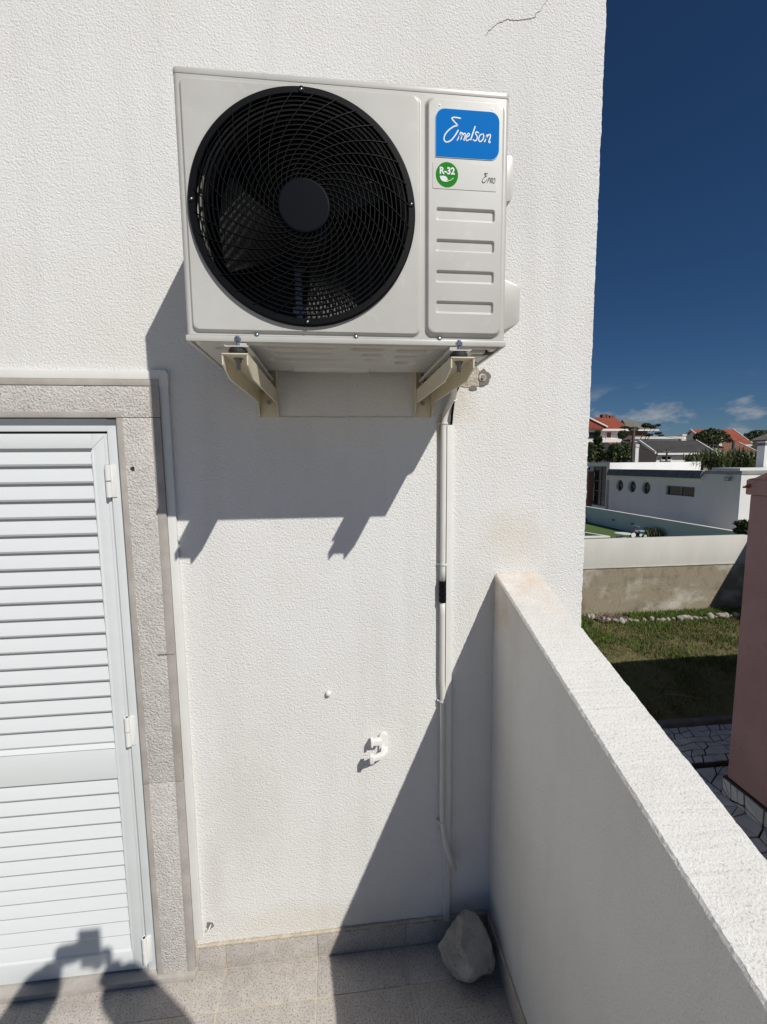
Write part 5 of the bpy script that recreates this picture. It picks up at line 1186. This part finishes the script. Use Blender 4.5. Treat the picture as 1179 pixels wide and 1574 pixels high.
# poles and wires
M_pole = mat('pole_wood', (0.10, 0.085, 0.07), 0.9)
def pole(px, ptop, Y, label, arm=0.0, r=0.11):
    c = at(px, ptop, Y=Y); t = thing('utility_pole', label, 'utility pole', (c.x, Y, GZ))
    MB().tube([(c.x, Y, GZ), (c.x, Y, c.z)], [r * 1.2, r * 0.85], 8).build('shaft', M_pole, t)
    if arm: MB().box(c.x - arm, c.x + arm, Y - .06, Y + .06, c.z - .30, c.z - .18).build('crossarm', M_pole, t)
    return c
p1 = pole(974.5, 656, 34.0, 'tall dark utility pole before the square white chimney', 0.28, 0.13)
p2 = pole(1128, 677, 40.0, 'short dark utility pole rising out of the yuccas', 0.0, 0.16)
p3 = pole(1025.5, 690, 33.0, 'thin pole with crossarm in front of the bungalow window', 0.45, 0.08)
def wire(a, b, sag, label):
    a, b = Vector(a), Vector(b); pts = [a.lerp(b, k / 12) - Vector((0, 0, sag * 4 * (k / 12) * (1 - k / 12))) for k in range(13)]
    tag(MB().tube(pts, 0.014, 5).build('overhead_wire', M_rubber), label, 'wire', 'overhead wires')
wire(p1 - Vector((0, 0, .25)), (p2.x, 40.0, p2.z - .1), 0.35, 'overhead wire between the tall pole and the yucca pole')
wire((p2.x, 40.0, p2.z - .05), at(1240, 640, Y=52), 0.2, 'overhead wire climbing from the yucca pole to the right')
wire((p3.x, 33.0, p3.z - .2), (p1.x, 34.0, p1.z - 1.6), 0.15, 'low overhead wire from the crossarm pole to the tall pole')

# ================================================================== THE PHOTOGRAPHER (stands behind the camera; the shadow falls on the door)
def skin(name, joints, edges, m, parent, root=0, sub=2):
    og_ = ORG[parent]
    me = bpy.data.meshes.new(name); me.from_pydata([tuple(Vector(j[0]) - og_) for j in joints], edges, [])
    o = link(name, me, parent)
    o.modifiers.new('skin', 'SKIN'); sm = o.modifiers.new('sub', 'SUBSURF'); sm.levels = sub; sm.render_levels = sub
    for k, j in enumerate(joints):
        sv = me.skin_vertices[0].data[k]; r = j[1]; sv.radius = r if isinstance(r, tuple) else (r, r); sv.use_root = (k == root)
    dg = bpy.context.evaluated_depsgraph_get(); me2 = bpy.data.meshes.new_from_object(o.evaluated_get(dg))
    bpy.data.objects.remove(o); me2.materials.clear(); me2.materials.append(m); me2.name = name
    me2.polygons.foreach_set('use_smooth', [True] * len(me2.polygons))
    return link(name, me2, parent)
PYB = -1.80                                               # where the body stands
pe = thing('person', 'person in dark shirt and jeans holding up a phone to photograph', 'person', (0, PYB, 0))
M_skin = mat('skin', (0.50, 0.30, 0.21), 0.55); M_shirt = mat('shirt_cloth', (0.05, 0.06, 0.09), 0.9); M_jean = mat('jeans_cloth', (0.06, 0.09, 0.16), 0.9)
M_hair = mat('hair', (0.03, 0.02, 0.015), 0.7); M_shoe = mat('shoe', (0.10, 0.10, 0.10), 0.7)
PH = Vector((0.038, -1.462, 1.800))                       # phone centre
J = [((0, PYB, 0.93), 0.125), ((0, PYB, 1.12), 0.115), ((0, PYB, 1.33), 0.125), ((0, PYB + .01, 1.45), 0.055), ((0, PYB + .03, 1.53), 0.060), ((0, PYB + .05, 1.62), 0.088), ((0, PYB + .04, 1.70), 0.075)]
Ed = [(0, 1), (1, 2), (2, 3), (3, 4), (4, 5), (5, 6)]
HANDS = {-1: Vector((-0.064, -1.492, 1.772)), 1: Vector((0.096, -1.485, 1.738))}
ELB = {-1: Vector((-0.275, -1.545, 1.43)), 1: Vector((0.335, -1.545, 1.45))}
for s_ in (-1, 1):
    n0 = len(J); hd = HANDS[s_]; el_ = ELB[s_]
    J += [((s_ * 0.175, PYB, 1.39), 0.062), (tuple(el_), 0.042), (tuple(el_.lerp(hd, 0.45)), 0.036), (tuple(el_.lerp(hd, 0.86)), 0.030), (tuple(hd), 0.055)]
    Ed += [(2, n0), (n0, n0 + 1), (n0 + 1, n0 + 2), (n0 + 2, n0 + 3), (n0 + 3, n0 + 4)]
for s_ in (-1, 1):
    n0 = len(J)
    J += [((s_ * 0.10, PYB, 0.86), 0.090), ((s_ * 0.11, PYB + .02, 0.48), 0.058), ((s_ * 0.115, PYB - .02, 0.09), 0.042), ((s_ * 0.125, PYB + .13, 0.045), 0.034)]
    Ed += [(0, n0), (n0, n0 + 1), (n0 + 1, n0 + 2), (n0 + 2, n0 + 3)]
body = skin('body', J, Ed, M_skin, pe)
for s_ in (-1, 1):                                        # five separate bent fingers on each hand, closed on the phone's edge
    hd = HANDS[s_]; edge = PH + Vector((s_ * 0.040, 0, 0))
    for k in range(4):
        z = hd.z + 0.030 - k * 0.019; b0 = Vector((hd.x + s_ * 0.004, hd.y + 0.012, z)); l_ = (0.9, 1.0, 0.95, 0.75)[k]
        k1 = b0 + Vector((-s_ * 0.002, 0.020, 0.004)) * l_; k2 = Vector((edge.x + s_ * 0.010, PH.y + 0.004, z + 0.006)); k3 = Vector((edge.x - s_ * 0.006 * l_, PH.y + 0.010, z + 0.008))
        skin('finger', [(tuple(b0), 0.0095), (tuple(k1), 0.009), (tuple(k2), 0.0085), (tuple(k3), 0.0075)], [(0, 1), (1, 2), (2, 3)], M_skin, pe, sub=1)
    b0 = Vector((hd.x - s_ * 0.012, hd.y - 0.012, hd.z + 0.012))
    skin('thumb', [(tuple(b0), 0.011), (tuple(b0 + Vector((-s_ * 0.016, -0.004, 0.020))), 0.010), (tuple(b0 + Vector((-s_ * 0.030, 0.0, 0.034))), 0.0085)], [(0, 1), (1, 2)], M_skin, pe, sub=1)
skin('shirt', [((0, PYB, 0.92), 0.138), ((0, PYB, 1.12), 0.130), ((0, PYB, 1.34), 0.138), ((0, PYB + .005, 1.42), 0.072)] +
     [q for s_ in (-1, 1) for q in (((s_ * 0.180, PYB, 1.39), 0.076), (tuple(ELB[s_]), 0.084), (tuple(ELB[s_].lerp(HANDS[s_], 0.45)), 0.076), (tuple(ELB[s_].lerp(HANDS[s_], 0.92)), 0.072))],
     [(0, 1), (1, 2), (2, 3), (2, 4), (4, 5), (5, 6), (6, 7), (2, 8), (8, 9), (9, 10), (10, 11)], M_shirt, pe)
skin('jeans', [((0, PYB, 0.96), 0.135)] + [q for s_ in (-1, 1) for q in (((s_ * 0.10, PYB, 0.86), 0.104), ((s_ * 0.11, PYB + .02, 0.48), 0.076), ((s_ * 0.115, PYB - .02, 0.10), 0.068))],
     [(0, 1), (1, 2), (2, 3), (0, 4), (4, 5), (5, 6)], M_jean, pe)
skin('hair', [((0, PYB - .01, 1.62), 0.088), ((0, PYB + .02, 1.70), 0.092)], [(0, 1)], M_hair, pe)
for s_ in (-1, 1):
    skin('shoe', [((s_ * 0.115, PYB - .04, 0.045), 0.046), ((s_ * 0.12, PYB + .08, 0.042), 0.044), ((s_ * 0.128, PYB + .17, 0.036), 0.036)], [(0, 1), (1, 2)], M_shoe, pe, sub=1)
    MB().tube([(s_ * 0.034, PYB + .128, 1.625), (s_ * 0.034, PYB + .134, 1.625)], [0.011, 0.006], 10).build('eye', mat('eye', (0.6, 0.58, 0.55), 0.3), pe)
    MB().tube([(s_ * 0.086, PYB + .04, 1.600), (s_ * 0.094, PYB + .035, 1.620), (s_ * 0.090, PYB + .04, 1.640)], [0.010, 0.017, 0.010], 8).build('ear', M_skin, pe)
MB().tube([(0, PYB + .132, 1.625), (0, PYB + .150, 1.598), (0, PYB + .132, 1.590)], [0.008, 0.013, 0.010], 8).build('nose', M_skin, pe)
MB().box(-0.022, 0.022, PYB + .122, PYB + .132, 1.562, 1.570).build('mouth', mat('lips', (0.35, 0.13, 0.11), 0.5), pe)
fn = thing('phone', 'black phone held up by the person behind the camera', 'phone', tuple(PH))
fb = MB().box(PH.x - 0.036, PH.x + 0.036, PH.y - 0.004, PH.y + 0.004, PH.z - 0.080, PH.z + 0.066).build('case', M_black, fn, bevel=0.003)
MB().box(PH.x - 0.032, PH.x + 0.032, PH.y - 0.0055, PH.y - 0.0042, PH.z - 0.075, PH.z + 0.062).build('screen', M_glass, fn)
